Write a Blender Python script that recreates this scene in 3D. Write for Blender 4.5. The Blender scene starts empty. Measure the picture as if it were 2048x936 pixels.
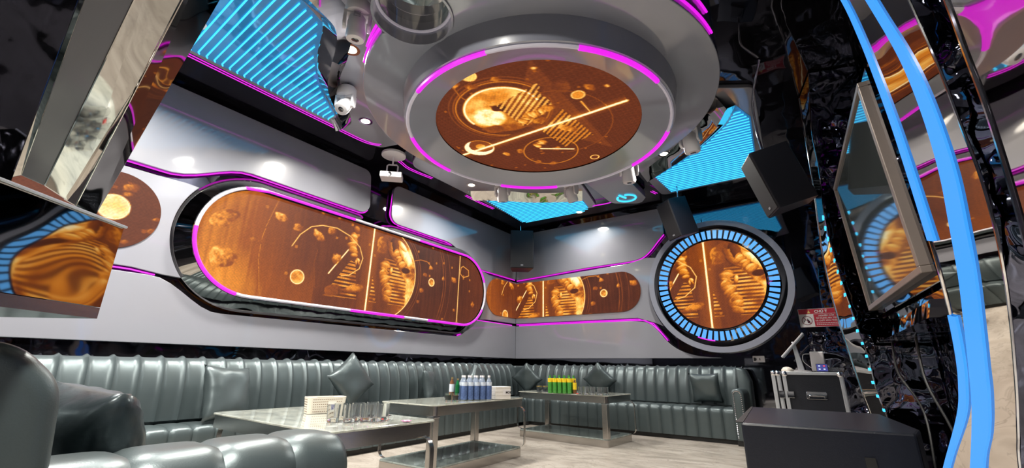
import bpy, bmesh, math, random
import numpy as np
from mathutils import Vector, Matrix, Euler
random.seed(4)
D = bpy.data; SC = bpy.context.scene; COL = SC.collection
PI = math.pi
# ------------------------------------------------------------------ camera, world, exposure, lights
cam = D.objects.new('camera', D.cameras.new('camera')); COL.objects.link(cam); SC.camera = cam
cam.data.sensor_width = 36; cam.data.lens = 36 * 854.18 / 2048
cam.data.clip_start = .02
_p, _y, _r = math.radians(17.399), math.radians(34.925), math.radians(.6956)
_F = Vector((-math.sin(_y)*math.cos(_p), math.cos(_y)*math.cos(_p), math.sin(_p)))
_R0 = Vector((math.cos(_y), math.sin(_y), 0)); _U0 = _R0.cross(_F)
_R = _R0*math.cos(_r) + _U0*math.sin(_r); _U = -_R0*math.sin(_r) + _U0*math.cos(_r)
_m = Matrix((_R, _U, -_F)).transposed().to_4x4(); _m.translation = (0, 0, .95); cam.matrix_world = _m
SC.view_settings.view_transform = 'Standard'; SC.view_settings.look = 'None'
SC.view_settings.exposure = 0.0; SC.view_settings.gamma = 1; SC.view_settings.use_curve_mapping = False
SC.cycles.caustics_reflective = False; SC.cycles.caustics_refractive = False
SC.cycles.sample_clamp_indirect = 3.0
w = D.worlds.new('world'); SC.world = w; w.use_nodes = True
w.node_tree.nodes['Background'].inputs[0].default_value = (.5, .55, .65, 1)
w.node_tree.nodes['Background'].inputs[1].default_value = .3
CEIL = 3.92; XL = -5.35; YB = 7.81; XR = .78; YN = -1.5
DOWNLIGHTS = [(-3.24, 1.89, 1), (-4.18, 2.77, 1), (-1.35, 5.66, 1), (-4.33, 5.0, 1), (-4.1, .9, 0), (-3.0, -.5, 0), (-1.2, .3, 0), (-.5, -.8, 0), (-.55, 3.9, 0), (-2.3, 5.25, 1), (-3.4, 7.15, 0)]  # unflagged entries are downlights added to brighten the room
def area_light(name, loc, size, power, color, rot=(0, 0, 0), spread=PI):
    l = D.lights.new(name, 'AREA'); l.shape = 'DISK'; l.size = size; l.energy = power; l.color = color; l.spread = spread
    o = D.objects.new(name, l); COL.objects.link(o); o.location = loc; o.rotation_euler = rot; return o
for _x, _yy, _v in DOWNLIGHTS:
    area_light('downlight_lamp', (_x, _yy, CEIL-.085), .22, 84 if _v else (30 if _yy > 7 else 105), (1, .955, .87), spread=math.radians(150))

# ------------------------------------------------------------------ materials
def _new(name):
    m = D.materials.new(name); m.use_nodes = True
    return m, m.node_tree.nodes, m.node_tree.links, m.node_tree.nodes['Principled BSDF']
def mat(name, col, rough=.5, metal=0, spec=.5, coat=0, coatr=.05, noise=0, nscale=8, bump=0, bscale=20, bdist=.02, emit=None, estr=0, trans=0, ior=1.45, alpha=1, stretch=None, detail=3):
    m, N, L, b = _new(name)
    b.inputs['Base Color'].default_value = (*col, 1); b.inputs['Roughness'].default_value = rough
    b.inputs['Metallic'].default_value = metal; b.inputs['Specular IOR Level'].default_value = spec
    b.inputs['Coat Weight'].default_value = coat; b.inputs['Coat Roughness'].default_value = coatr
    b.inputs['Transmission Weight'].default_value = trans; b.inputs['IOR'].default_value = ior
    if emit: b.inputs['Emission Color'].default_value = (*emit, 1); b.inputs['Emission Strength'].default_value = estr
    tc = N.new('ShaderNodeTexCoord')
    src = tc.outputs['Object']
    if stretch:
        mp = N.new('ShaderNodeMapping'); mp.inputs['Scale'].default_value = stretch
        L.new(src, mp.inputs[0]); src = mp.outputs[0]
    if noise:
        n = N.new('ShaderNodeTexNoise'); n.inputs['Scale'].default_value = nscale; n.inputs['Detail'].default_value = detail
        mx = N.new('ShaderNodeMix'); mx.data_type = 'RGBA'
        mx.inputs[6].default_value = tuple(c*(1-noise) for c in col)+(1,); mx.inputs[7].default_value = tuple(min(1, c*(1+noise)) for c in col)+(1,)
        L.new(src, n.inputs['Vector']); L.new(n.outputs[0], mx.inputs[0]); L.new(mx.outputs[2], b.inputs['Base Color'])
    if bump:
        n = N.new('ShaderNodeTexNoise'); n.inputs['Scale'].default_value = bscale; n.inputs['Detail'].default_value = 1.0 if bscale < 12 else 4
        bp = N.new('ShaderNodeBump'); bp.inputs['Strength'].default_value = bump; bp.inputs['Distance'].default_value = bdist
        L.new(src, n.inputs['Vector']); L.new(n.outputs[0], bp.inputs['Height']); L.new(bp.outputs[0], b.inputs['Normal'])
    return m
def emitter(name, col, s):
    return mat(name, (0.02, .02, .02), .3, emit=col, estr=s)
M = {}
M['panel'] = mat('satin_grey_lacquer', (.285, .29, .33), .32, coat=1, coatr=.06, noise=.03, nscale=2, bump=.12, bscale=1.6, bdist=.05)
M['drum'] = mat('grey_glossy_drum', (.30, .315, .385), .3, coat=1, coatr=.06, bump=.2, bscale=2.2, bdist=.05)
for _k in ('panel', 'drum'): M[_k].node_tree.nodes['Principled BSDF'].inputs['Coat IOR'].default_value = 1.8
M['fin'] = mat('satin_blue_grey_fin', (.13, .14, .17), .35, coat=.5, coatr=.1)
M['black_gloss'] = mat('black_gloss_acrylic', (.055, .055, .07), .03, metal=.9, bump=.25, bscale=3, bdist=.02)
M['black_mirror'] = mat('black_mirror_steel', (.17, .175, .20), .03, metal=1, bump=.12, bscale=1.4, bdist=.04)
M['wavy_black'] = mat('hammered_black_mirror', (.33, .34, .40), .025, metal=1, bump=.9, bscale=3.2, bdist=.11)
M['wavy_mirror'] = mat('wavy_polished_steel', (.52, .49, .46), .03, metal=1, bump=.28, bscale=2.4, bdist=.06)
M['rib_mirror'] = mat('rib_mirror_steel', (.60, .56, .52), .02, metal=1, bump=.12, bscale=2.2, bdist=.045)
M['steel_mirror'] = mat('polished_steel', (.42, .41, .39), .035, metal=1, bump=.15, bscale=3, bdist=.04)
M['mirror'] = mat('mirror', (.75, .75, .74), .01, metal=1)
M['chrome'] = mat('chrome', (.78, .78, .8), .08, metal=1)
M['brushed'] = mat('brushed_steel', (.50, .475, .45), .2, metal=1, noise=.12, nscale=10, stretch=(1, 1, 22), bump=.05, bscale=60, bdist=.003)
M['aluminium'] = mat('aluminium_edge', (.80, .83, .87), .34, metal=.75, noise=.08, nscale=30)
M['leather'] = mat('pewter_leather', (.080, .104, .110), .36, metal=.45, spec=.6, coat=.15, coatr=.3, noise=.14, nscale=5, bump=.22, bscale=260, bdist=.002)
M['leather_dark'] = mat('dark_pewter_leather', (.060, .080, .088), .30, metal=.4, spec=.6, coat=.25, coatr=.22, noise=.12, nscale=6, bump=.35, bscale=14, bdist=.012)
M['plinth'] = mat('black_plinth', (.012, .012, .012), .5)
M['box_black'] = mat('black_speaker_paint', (.008, .009, .014), .42, noise=.25, nscale=90, bump=.3, bscale=220, bdist=.002)
M['sub_black'] = mat('textured_black_cabinet', (.009, .011, .018), .33, noise=.25, nscale=70, bump=.3, bscale=180, bdist=.002)
M['grille'] = mat('speaker_grille', (.012, .012, .014), .6, noise=.5, nscale=240)
M['case_ply'] = mat('black_case_laminate', (.018, .02, .027), .32, noise=.4, nscale=130, bump=.5, bscale=170, bdist=.003)
M['white_plastic'] = mat('white_plastic', (.88, .86, .88), .32)
M['cream_plastic'] = mat('cream_plastic', (.72, .66, .58), .35)
M['grey_plastic'] = mat('grey_plastic', (.32, .33, .36), .4)
M['black_plastic'] = mat('black_plastic', (.012, .012, .014), .35)
M['lens'] = mat('lens_glass', (.01, .01, .015), .03, spec=1, coat=1)
M['pinkish'] = mat('pinkish_card', (.80, .64, .55), .5)
M['white_card'] = mat('white_card', (.82, .79, .74), .5)
M['label_blue'] = mat('pale_label', (.62, .68, .78), .4, noise=.25, nscale=40)
M['red'] = mat('red_plastic', (.6, .03, .03), .35)
M['pink'] = mat('pink_petal', (.8, .35, .65), .4)
M['glass'] = mat('clear_glass', (.97, .98, .98), .0, trans=.97, ior=1.42, spec=.8)
M['water'] = mat('bottled_water', (.52, .62, .80), .05, trans=.55, ior=1.3, noise=.3, nscale=50)
M['navy_print'] = mat('navy_bottle_print', (.09, .14, .30), .2, noise=.7, nscale=55)
M['green'] = mat('green_tea', (.07, .30, .05), .12, coat=.5, noise=.55, nscale=70)
M['green_glass'] = mat('green_glass', (.02, .22, .07), .05, trans=.4)
M['yellow'] = mat('yellow_label', (.85, .62, .03), .35, noise=.12, nscale=60)
M['amber'] = mat('amber_liquid', (.62, .22, .03), .08, trans=.3)
M['gold'] = mat('gold_lid', (.75, .55, .25), .25, metal=.9)
M['brown_glass'] = mat('brown_glass', (.16, .07, .03), .08)
M['tv_frame'] = mat('taupe_screen_frame', (.26, .215, .19), .35, metal=.3)
M['tv_glass'] = mat('screen_glass', (.30, .36, .36), .05, metal=.85, bump=.03, bscale=1.5, bdist=.03)
M['sign_red'] = mat('sign_red', (.50, .035, .06), .35)
M['sign_white'] = mat('sign_white', (.78, .76, .76), .4)
M['sign_dark'] = mat('sign_dark_red', (.22, .02, .05), .4)
M['sign_yellow'] = mat('sign_yellow', (.75, .65, .2), .4)
M['cable'] = mat('dark_cable', (.02, .02, .02), .4)
M['led_pink'] = emitter('pink_neon', (.74, .012, .74), 1.2)
M['led_cyan'] = emitter('cyan_light_line', (.05, .60, 1.0), 1.5)
M['led_blue'] = emitter('blue_light_tape', (.035, .30, 1.0), 1.25)
M['led_sky'] = emitter('sky_blue_bar', (.10, .40, .90), 1.15)
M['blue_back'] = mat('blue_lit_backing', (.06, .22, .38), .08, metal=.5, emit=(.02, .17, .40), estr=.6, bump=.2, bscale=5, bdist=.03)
M['lamp'] = emitter('lamp_disc', (1, .88, .60), 12)
M['white_strip'] = mat('glowing_off_tube', (.62, .60, .66), .3, emit=(.5, .45, .55), estr=.25)  # unlit tube, with a faint glow put into its colour
M['display'] = emitter('small_display', (.02, .03, .25), 1)
M['display_red'] = emitter('small_display_red', (.9, .05, .08), 1)
M['display_white'] = emitter('small_display_white', (.6, .7, .9), 1)
def marble(name, c1, c2, c3, rough, scale=1.2, coat=0):
    m, N, L, b = _new(name)
    tc = N.new('ShaderNodeTexCoord'); mp = N.new('ShaderNodeMapping'); mp.inputs['Scale'].default_value = (scale, scale*2.2, scale); mp.inputs['Rotation'].default_value = (0, 0, .5)
    L.new(tc.outputs['Object'], mp.inputs[0])
    n = N.new('ShaderNodeTexNoise'); n.inputs['Scale'].default_value = 1.6; n.inputs['Detail'].default_value = 7; n.inputs['Distortion'].default_value = 1.1
    r = N.new('ShaderNodeValToRGB'); e = r.color_ramp.elements
    e[0].position = .3; e[0].color = (*c3, 1); e[1].position = .62; e[1].color = (*c1, 1)
    k = r.color_ramp.elements.new(.46); k.color = (*c2, 1)
    L.new(mp.outputs[0], n.inputs['Vector']); L.new(n.outputs[0], r.inputs[0])
    n2 = N.new('ShaderNodeTexNoise'); n2.inputs['Scale'].default_value = 2.3; n2.inputs['Detail'].default_value = 6; n2.inputs['Distortion'].default_value = 2.2
    L.new(mp.outputs[0], n2.inputs['Vector'])
    s = N.new('ShaderNodeMath'); s.operation = 'SUBTRACT'; s.inputs[1].default_value = .5; L.new(n2.outputs[0], s.inputs[0])
    a = N.new('ShaderNodeMath'); a.operation = 'ABSOLUTE'; L.new(s.outputs[0], a.inputs[0])
    mr = N.new('ShaderNodeMapRange'); mr.inputs[1].default_value = 0; mr.inputs[2].default_value = .022; mr.inputs[3].default_value = .55; mr.inputs[4].default_value = 0; L.new(a.outputs[0], mr.inputs[0])
    mx = N.new('ShaderNodeMix'); mx.data_type = 'RGBA'; L.new(mr.outputs[0], mx.inputs[0]); L.new(r.outputs[0], mx.inputs[6]); mx.inputs[7].default_value = (*[c*.8 for c in c3], 1)
    L.new(mx.outputs[2], b.inputs['Base Color']); b.inputs['Roughness'].default_value = rough; b.inputs['Coat Weight'].default_value = coat
    return m
M['floor'] = marble('travertine_floor', (.52, .475, .42), (.43, .385, .335), (.30, .265, .23), .2, 1.0)
M['table_top'] = marble('marble_glass_top', (.55, .57, .50), (.44, .46, .41), (.28, .29, .26), .07, 2.2, coat=.6)
M['table_base'] = marble('dark_glass_base', (.30, .35, .33), (.22, .26, .245), (.12, .14, .135), .05, 1.6, coat=.8)

# ------------------------------------------------------------------ object helpers
def tag(o, label=None, cat=None, group=None, kind=None):
    if label: o['label'] = label
    if cat: o['category'] = cat
    if group: o['group'] = group
    if kind: o['kind'] = kind
    return o
def thing(name, label, cat, loc=(0, 0, 0), rot=(0, 0, 0), group=None, kind=None):
    o = D.objects.new(name, None); COL.objects.link(o); o.location = loc; o.rotation_euler = rot; o.empty_display_size = .1
    return tag(o, label, cat, group, kind)
def origin(p):
    v = Vector((0, 0, 0))
    while p is not None: v += p.location; p = p.parent
    return v
class MB:
    def __init__(s): s.v = []; s.f = []; s.c = None
    def add(s, vs, fs):
        n = len(s.v); s.v += [tuple(v) for v in vs]; s.f += [tuple(i+n for i in f) for f in fs]; return s
    def box(s, c, d, rot=None):
        hx, hy, hz = d[0]/2, d[1]/2, d[2]/2
        vs = [Vector((x*hx, y*hy, z*hz)) for z in (-1, 1) for y in (-1, 1) for x in (-1, 1)]
        if rot is not None: vs = [rot @ v for v in vs]
        c = Vector(c); return s.add([v+c for v in vs], [(0, 2, 3, 1), (4, 5, 7, 6), (0, 1, 5, 4), (2, 6, 7, 3), (0, 4, 6, 2), (1, 3, 7, 5)])
    def prism(s, poly, fn, o0, o1):
        n = len(poly); vs = [fn(u, v, o0) for u, v in poly]+[fn(u, v, o1) for u, v in poly]
        return s.add(vs, [tuple(range(n)), tuple(range(2*n-1, n-1, -1))]+[(i, (i+1) % n, n+(i+1) % n, n+i) for i in range(n)])
    def loft(s, a, b, closed=True):
        n = len(a); m = n if closed else n-1
        return s.add(list(a)+list(b), [(i, (i+1) % n, n+(i+1) % n, n+i) for i in range(m)])
    def tube(s, pts, r, seg=8, closed=False, caps=True):
        P = [Vector(p) for p in pts]; n = len(P); rings = []; up = None
        for i in range(n):
            if closed: t = P[(i+1) % n]-P[i-1]
            else: t = P[min(i+1, n-1)]-P[max(i-1, 0)]
            t.normalize()
            if up is None: up = t.orthogonal().normalized()
            up = (up-t*up.dot(t)).normalized(); bi = t.cross(up)
            rr = r[i] if isinstance(r, (list, tuple)) else r
            rings.append([P[i]+up*math.cos(2*PI*k/seg)*rr+bi*math.sin(2*PI*k/seg)*rr for k in range(seg)])
        vs = [v for R in rings for v in R]; fs = []
        for i in range(n if closed else n-1):
            j = (i+1) % n
            fs += [(i*seg+k, i*seg+(k+1) % seg, j*seg+(k+1) % seg, j*seg+k) for k in range(seg)]
        if not closed and caps: fs += [tuple(range(seg-1, -1, -1)), tuple((n-1)*seg+k for k in range(seg))]
        return s.add(vs, fs)
    def lathe(s, prof, c=(0, 0, 0), seg=20, rot=None, sx=1, sy=1, caps=True):
        vs = []
        for r, z in prof:
            for k in range(seg):
                v = Vector((r*math.cos(2*PI*k/seg)*sx, r*math.sin(2*PI*k/seg)*sy, z))
                if rot is not None: v = rot @ v
                vs.append(v+Vector(c))
        fs = [(i*seg+k, i*seg+(k+1) % seg, (i+1)*seg+(k+1) % seg, (i+1)*seg+k) for i in range(len(prof)-1) for k in range(seg)]
        if caps and prof[0][0] > 1e-5: fs.append(tuple(range(seg-1, -1, -1)))
        if caps and prof[-1][0] > 1e-5: fs.append(tuple((len(prof)-1)*seg+k for k in range(seg)))
        return s.add(vs, fs)
    def build(s, name, m, parent=None, smooth=None, world=True, bevel=0, bseg=2, kind=None, label=None):
        me = D.meshes.new(name)
        off = origin(parent) if (parent is not None and world) else Vector((0, 0, 0))
        me.from_pydata([tuple(Vector(v)-off) for v in s.v], [], s.f)
        bm = bmesh.new(); bm.from_mesh(me); bmesh.ops.remove_doubles(bm, verts=bm.verts, dist=1e-5)
        bmesh.ops.recalc_face_normals(bm, faces=bm.faces)
        if bevel:
            es = [e for e in bm.edges if len(e.link_faces) == 2 and e.calc_face_angle(0) > .6]
            bmesh.ops.bevel(bm, geom=es, offset=bevel, segments=bseg, profile=.5, affect='EDGES', clamp_overlap=True)
        bm.to_mesh(me); bm.free()
        me.materials.append(m)
        if smooth:
            me.polygons.foreach_set('use_smooth', [True]*len(me.polygons))
            try: me.set_sharp_from_angle(angle=smooth)
            except Exception: pass
        o = D.objects.new(name, me); COL.objects.link(o)
        if parent is not None: o.parent = parent
        if kind: o['kind'] = kind
        if label: o['label'] = label
        return o
def copy_tree(o, parent=None):
    c = o.copy(); COL.objects.link(c); c.parent = parent
    for ch in list(o.children): copy_tree(ch, c)
    return c
def fillet(poly, rs, n=7):
    out = []; N = len(poly)
    for i in range(N):
        r = rs[i] if isinstance(rs, (list, tuple)) else rs
        p = Vector(poly[i]); a = Vector(poly[i-1])-p; b = Vector(poly[(i+1) % N])-p
        if r <= 0: out.append(tuple(p)); continue
        a.normalize(); b.normalize(); ang = a.angle(b); t = r/math.tan(ang/2)
        c = p+(a+b).normalized()*(r/math.sin(ang/2)); s0 = p+a*t; s1 = p+b*t
        a0 = math.atan2(*(s0-c).yx); a1 = math.atan2(*(s1-c).yx); d = (a1-a0+PI) % (2*PI)-PI
        out += [(c.x+r*math.cos(a0+d*k/n), c.y+r*math.sin(a0+d*k/n)) for k in range(n+1)]
    return out
def circle(cx, cy, r, n=64, a0=0, a1=2*PI):
    full = abs(a1-a0-2*PI) < 1e-6
    return [(cx+r*math.cos(a0+(a1-a0)*k/n), cy+r*math.sin(a0+(a1-a0)*k/n)) for k in range(n if full else n+1)]
def stadium(u0, u1, v0, v1, n=22):
    r = (v1-v0)/2; vc = (v0+v1)/2
    return circle(u1-r, vc, r, n, -PI/2, PI/2)+circle(u0+r, vc, r, n, PI/2, 3*PI/2)
def catmull(P, n=8):
    P = [Vector(p) for p in P]; out = []
    for i in range(len(P)-1):
        a, b, c, d = P[max(i-1, 0)], P[i], P[i+1], P[min(i+2, len(P)-1)]
        for k in range(n):
            t = k/n; out.append(tuple(.5*((2*b)+(c-a)*t+(2*a-5*b+4*c-d)*t*t+(-a+3*b-3*c+d)*t**3)))
    out.append(tuple(P[-1])); return out
A = -5.27; B = 7.73
fL = lambda u, v, o: (A+o, u, v)             # left wall plane, o = towards the room
fB = lambda u, v, o: (u, B-o, v)             # far wall plane
fC = lambda u, v, o: (u, v, CEIL-o)          # ceiling
def sstep(x, a, b):
    t = min(1, max(0, (x-a)/(b-a))); return t*t*(3-2*t)

# ------------------------------------------------------------------ room shell
def plane_box(name, lo, hi, m):
    b = MB(); c = [(lo[i]+hi[i])/2 for i in range(3)]; d = [hi[i]-lo[i] for i in range(3)]
    return tag(b.box(c, d).build(name, m), kind='structure')
plane_box('floor', (XL-.1, YN-.1, -.1), (XR+.1, YB+.1, 0), M['floor'])
plane_box('ceiling', (XL-.1, YN-.1, CEIL), (XR+.1, YB+.1, CEIL+.1), M['black_gloss'])
plane_box('wall_left', (XL-.1, YN, 0), (XL, YB, CEIL), M['black_gloss'])
plane_box('wall_far', (XL, YB, 0), (XR, YB+.1, CEIL), M['black_mirror'])
plane_box('wall_near', (XL, YN-.1, 0), (XR, YN, CEIL), M['black_gloss'])
plane_box('wall_right', (XR, YN, 0), (XR+.1, YB, CEIL), M['wavy_black'])

# ------------------------------------------------------------------ wall panels with pink neon
def panel(label, polys, neon=None, name='wall_panel', m='panel', off=(-.05, 0)):
    t = thing(name, label, 'wall panel', (0, 0, 0))
    for fn, poly in polys:
        MB().prism(poly, fn, off[0], off[1]).build('panel_face', M[m], t, bevel=.006)
    for fn, pts, o in (neon or []):
        MB().tube([fn(u, v, o) for u, v in pts], .0095, 6).build('neon_strip', M['led_pink'], t, smooth=1)
    return t
zU = lambda y: 2.865+.28*sstep(y, 1.28, 2.05)-.33*sstep(y, 5.45, 6.45)
zL = lambda y: 1.78-.305*sstep(y, 1.36, 2.02)+.33*sstep(y, 5.85, 6.5)
def rng(a, b, n): return [a+(b-a)*k/n for k in range(n+1)]
RC = (-1.215, 2.305)      # centre of the round screen on the far wall
# upper panels, left wall
bot = [(y, zU(y)) for y in rng(-1.4, 3.58, 46)]
p = bot+fillet([(3.76, zU(3.7)), (3.76, 3.84)], 0)
pp = [(-1.4, 3.84)]+bot[:-1]+circle(3.76-.16, zU(3.6)+.16, .16, 7, -PI/2, 0)+circle(3.76-.16, 3.84-.12, .12, 6, 0, PI/2)
panel('long upper grey wall panel over the left half of the stadium screen', [(fL, pp)],
      [(fL, [(u, v-.012) for u, v in bot]+[(a, b-.012) for a, b in circle(3.60, zU(3.6)+.16, .16, 5, -PI/2, -.5)], -.03)])
bot2 = [(y, zU(y)) for y in rng(4.36, 7.72, 36)]
pp = circle(4.17+.16, zU(4.3)+.16, .16, 7, PI, 3*PI/2)+bot2+[(7.73, 3.82)]+circle(4.17+.14, 3.80-.14, .14, 6, PI/2, PI)
panel('upper grey wall panel on the left wall with the rounded end, reaching the corner speaker', [(fL, pp)],
      [(fL, [(4.18, 3.66)]+[(a-.012, b) for a, b in circle(4.33, zU(4.3)+.16, .16, 6, PI, 3*PI/2)]+[(u, v-.012) for u, v in bot2], -.03)])
# middle panels
SC1 = (2.235, 2.312); SC2 = (5.845, 2.312); RR = .80
arcL = circle(SC1[0], SC1[1], RR+.01, 26, math.radians(180-36), math.radians(180+40))
pp = [(-1.4, 1.83)]+[(1.2, 1.83), (1.45, 1.80)]+arcL[::-1]+[(1.45, 2.80), (1.2, 2.79), (-1.4, 2.79)]
panel('middle grey wall panel left of the stadium screen holding the small screen', [(fL, pp)],
      [(fL, [(-1.4, 1.812), (1.2, 1.812), (1.40, 1.79)], -.03)])
arcR = circle(SC2[0], SC2[1], RR+.01, 26, math.radians(-37), math.radians(37))
pp = arcR+[(6.75, 2.75), (7.73, 2.75), (7.73, 1.855), (6.7, 1.85)]
arcRd = circle(RC[0], RC[1], 1.13, 30, math.radians(180-32), math.radians(180+34))
pq = [(-5.27, 1.855), (-2.6, 1.84), (-2.3, 1.74)]+arcRd[::-1]+[(-2.36, 2.93), (-2.7, 2.86), (-5.27, 2.75)]
panel('middle grey wall panel folding round the corner behind the corner screen', [(fL, pp), (fB, pq)], [(fB, [(-5.27, 1.835), (-4.0, 1.83), (-2.6, 1.82), (-2.33, 1.73), (-2.12, 1.45)], -.03)])
# lower panels
top = [(y, zL(y)) for y in rng(-1.4, 7.73, 90)]
panel('long lower grey wall panel above the left sofa row', [(fL, [(-1.4, 1.135)]+[(7.73, 1.135)]+top[::-1])],
      [(fL, [(u, v+.012) for u, v in top if u > 5.9 and u < 7.7], -.035)])
panel('lower grey wall panel on the far wall sweeping under the round screen',
      [(fB, [(-5.27, 1.8)]+catmull([(-2.75, 1.79), (-2.45, 1.75), (-2.28, 1.62), (-2.12, 1.42), (-1.93, 1.27), (-1.65, 1.175), (-1.3, 1.145)], 5)+[(-1.3, 1.135), (-5.27, 1.135)])],
      [(fB, catmull([(-5.2, 1.812), (-2.75, 1.80), (-2.45, 1.765), (-2.27, 1.63), (-2.11, 1.43)], 5), -.03)])
# upper panel, far wall
bb = catmull([(-5.27, 2.80), (-4.6, 2.83), (-3.5, 2.885), (-2.72, 2.90), (-2.45, 2.94), (-2.28, 3.05), (-2.12, 3.22), (-2.0, 3.34)], 6)
panel('upper grey wall panel on the far wall between corner speaker and round screen', [(fB, [(-5.27, 3.84)]+bb+[(-2.0, 3.84)])],
      [(fB, [(u, v-.012) for u, v in bb], -.03)])

# ------------------------------------------------------------------ pictures on the LED screens
def _hash(i, j, s): return np.modf(np.abs(np.sin(i*127.1+j*311.7+s*74.7)*43758.5453))[0]
def vnoise(x, y, s=0):
    i = np.floor(x); j = np.floor(y); fx = x-i; fy = y-j; fx = fx*fx*(3-2*fx); fy = fy*fy*(3-2*fy)
    a = _hash(i, j, s); b = _hash(i+1, j, s); c = _hash(i, j+1, s); d = _hash(i+1, j+1, s)
    return a+(b-a)*fx+(c-a)*fy+(a-b-c+d)*fx*fy
def fbm(x, y, s=0): return .5*vnoise(x, y, s)+.27*vnoise(x*2.1, y*2.1, s+1)+.15*vnoise(x*4.3, y*4.3, s+2)+.08*vnoise(x*9, y*9, s+3)
def smooth(d, w=.012): return np.clip(.5-d/w, 0, 1)
def seg_d(U, V, a, b):
    ax, ay = a; bx, by = b; dx, dy = bx-ax, by-ay; t = np.clip(((U-ax)*dx+(V-ay)*dy)/(dx*dx+dy*dy+1e-9), 0, 1)
    return np.hypot(U-ax-t*dx, V-ay-t*dy)
def poly_d(U, V, P): 
    d = np.full(U.shape, 9.)
    for a, b in zip(P[:-1], P[1:]): d = np.minimum(d, seg_d(U, V, a, b))
    return d
def inpoly(U, V, P):
    c = np.zeros(U.shape, bool); n = len(P)
    for i in range(n):
        x0, y0 = P[i]; x1, y1 = P[(i+1) % n]
        if y0 == y1: continue
        c ^= ((y0 > V) != (y1 > V)) & (U < (x1-x0)*(V-y0)/(y1-y0)+x0)
    return c
def heat(t):          # dark red-brown -> orange -> gold -> pale
    t = np.clip(t, 0, 1)[..., None]
    st = [(0, (.045, .008, .004)), (.18, (.15, .032, .010)), (.38, (.34, .075, .008)), (.58, (.80, .26, .02)), (.78, (1.1, .62, .13)), (1, (1.15, 1.0, .6))]
    out = np.zeros(t.shape[:-1]+(3,))
    for (a, ca), (b, cb) in zip(st[:-1], st[1:]):
        k = np.clip((t-a)/(b-a), 0, 1); seg = (t >= a) & ((t < b) | (b == 1)); out = np.where(seg, np.array(ca)*(1-k)+np.array(cb)*k, out)
    return out
def rock(T, U, V, c, r, b=.75, e=.7, a=.3, s=1):
    ca, sa = math.cos(a), math.sin(a); x = (U-c[0])*ca+(V-c[1])*sa; y = -(U-c[0])*sa+(V-c[1])*ca
    rr = np.hypot(x, y/e)*(1+.5*(vnoise(x*22/r*.08+s*3, y*22/r*.08, s)-.5)); mk = smooth(rr-r, .02)
    sh = b*(.55+.6*fbm(x*30, y*30, s)-.35*(x-y)/r*.5)
    return T*(1-mk)+np.clip(sh, .1, 1)*mk
def line(T, U, V, P, w, b):
    d = poly_d(U, V, P); return np.maximum(T, b*np.exp(-(d/w)**2))
def stripes(T, U, V, P, per, b, vert=False):
    m = inpoly(U, V, P); s = np.sin((U if vert else V)*2*PI/per) > .1
    return np.where(m, np.where(s, np.maximum(T, b*(.62+.5*vnoise(U*9, V*9, 5))), T*.72), T)
def ell(T, U, V, c, rx, ry, a, b, k=.5, s=1):
    ca, sa = math.cos(a), math.sin(a); x = ((U-c[0])*ca+(V-c[1])*sa)/rx; y = (-(U-c[0])*sa+(V-c[1])*ca)/ry
    d = np.hypot(x, y); mk = smooth((d-1)*min(rx, ry), .012); L_ = np.clip(1-d*d, 0, 1)**.5
    sh = b*((1-k)+k*np.clip(.55*L_+.5*y+.35*x*ca, -.4, 1.1))+.16*b*(vnoise(U*22, V*22, s)-.5)
    return T*(1-mk)+np.clip(sh, .04, 1.05)*mk
def limb(T, U, V, P, w, b, per=.045, s=1):
    # a sleeve or trouser leg of a suit: overlapping rolls of cloth
    pts = [(Vector(p_)) for p_ in P]; k = 0
    for a_, c_ in zip(pts[:-1], pts[1:]):
        n = max(2, int((c_-a_).length/(w*.42))); an = math.atan2(c_.y-a_.y, c_.x-a_.x)+PI/2
        for i in range(n+1):
            q = a_+(c_-a_)*i/n; k += 1
            T = ell(T, U, V, (q.x+.012*math.sin(k*1.7), q.y), w*(1+.18*math.sin(k*2.1+s)), w*(.45+.12*math.sin(k)), an+.25*math.sin(k*1.3), b*(1-.16*(k % 2)), .42, s+k)
    return T
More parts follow.
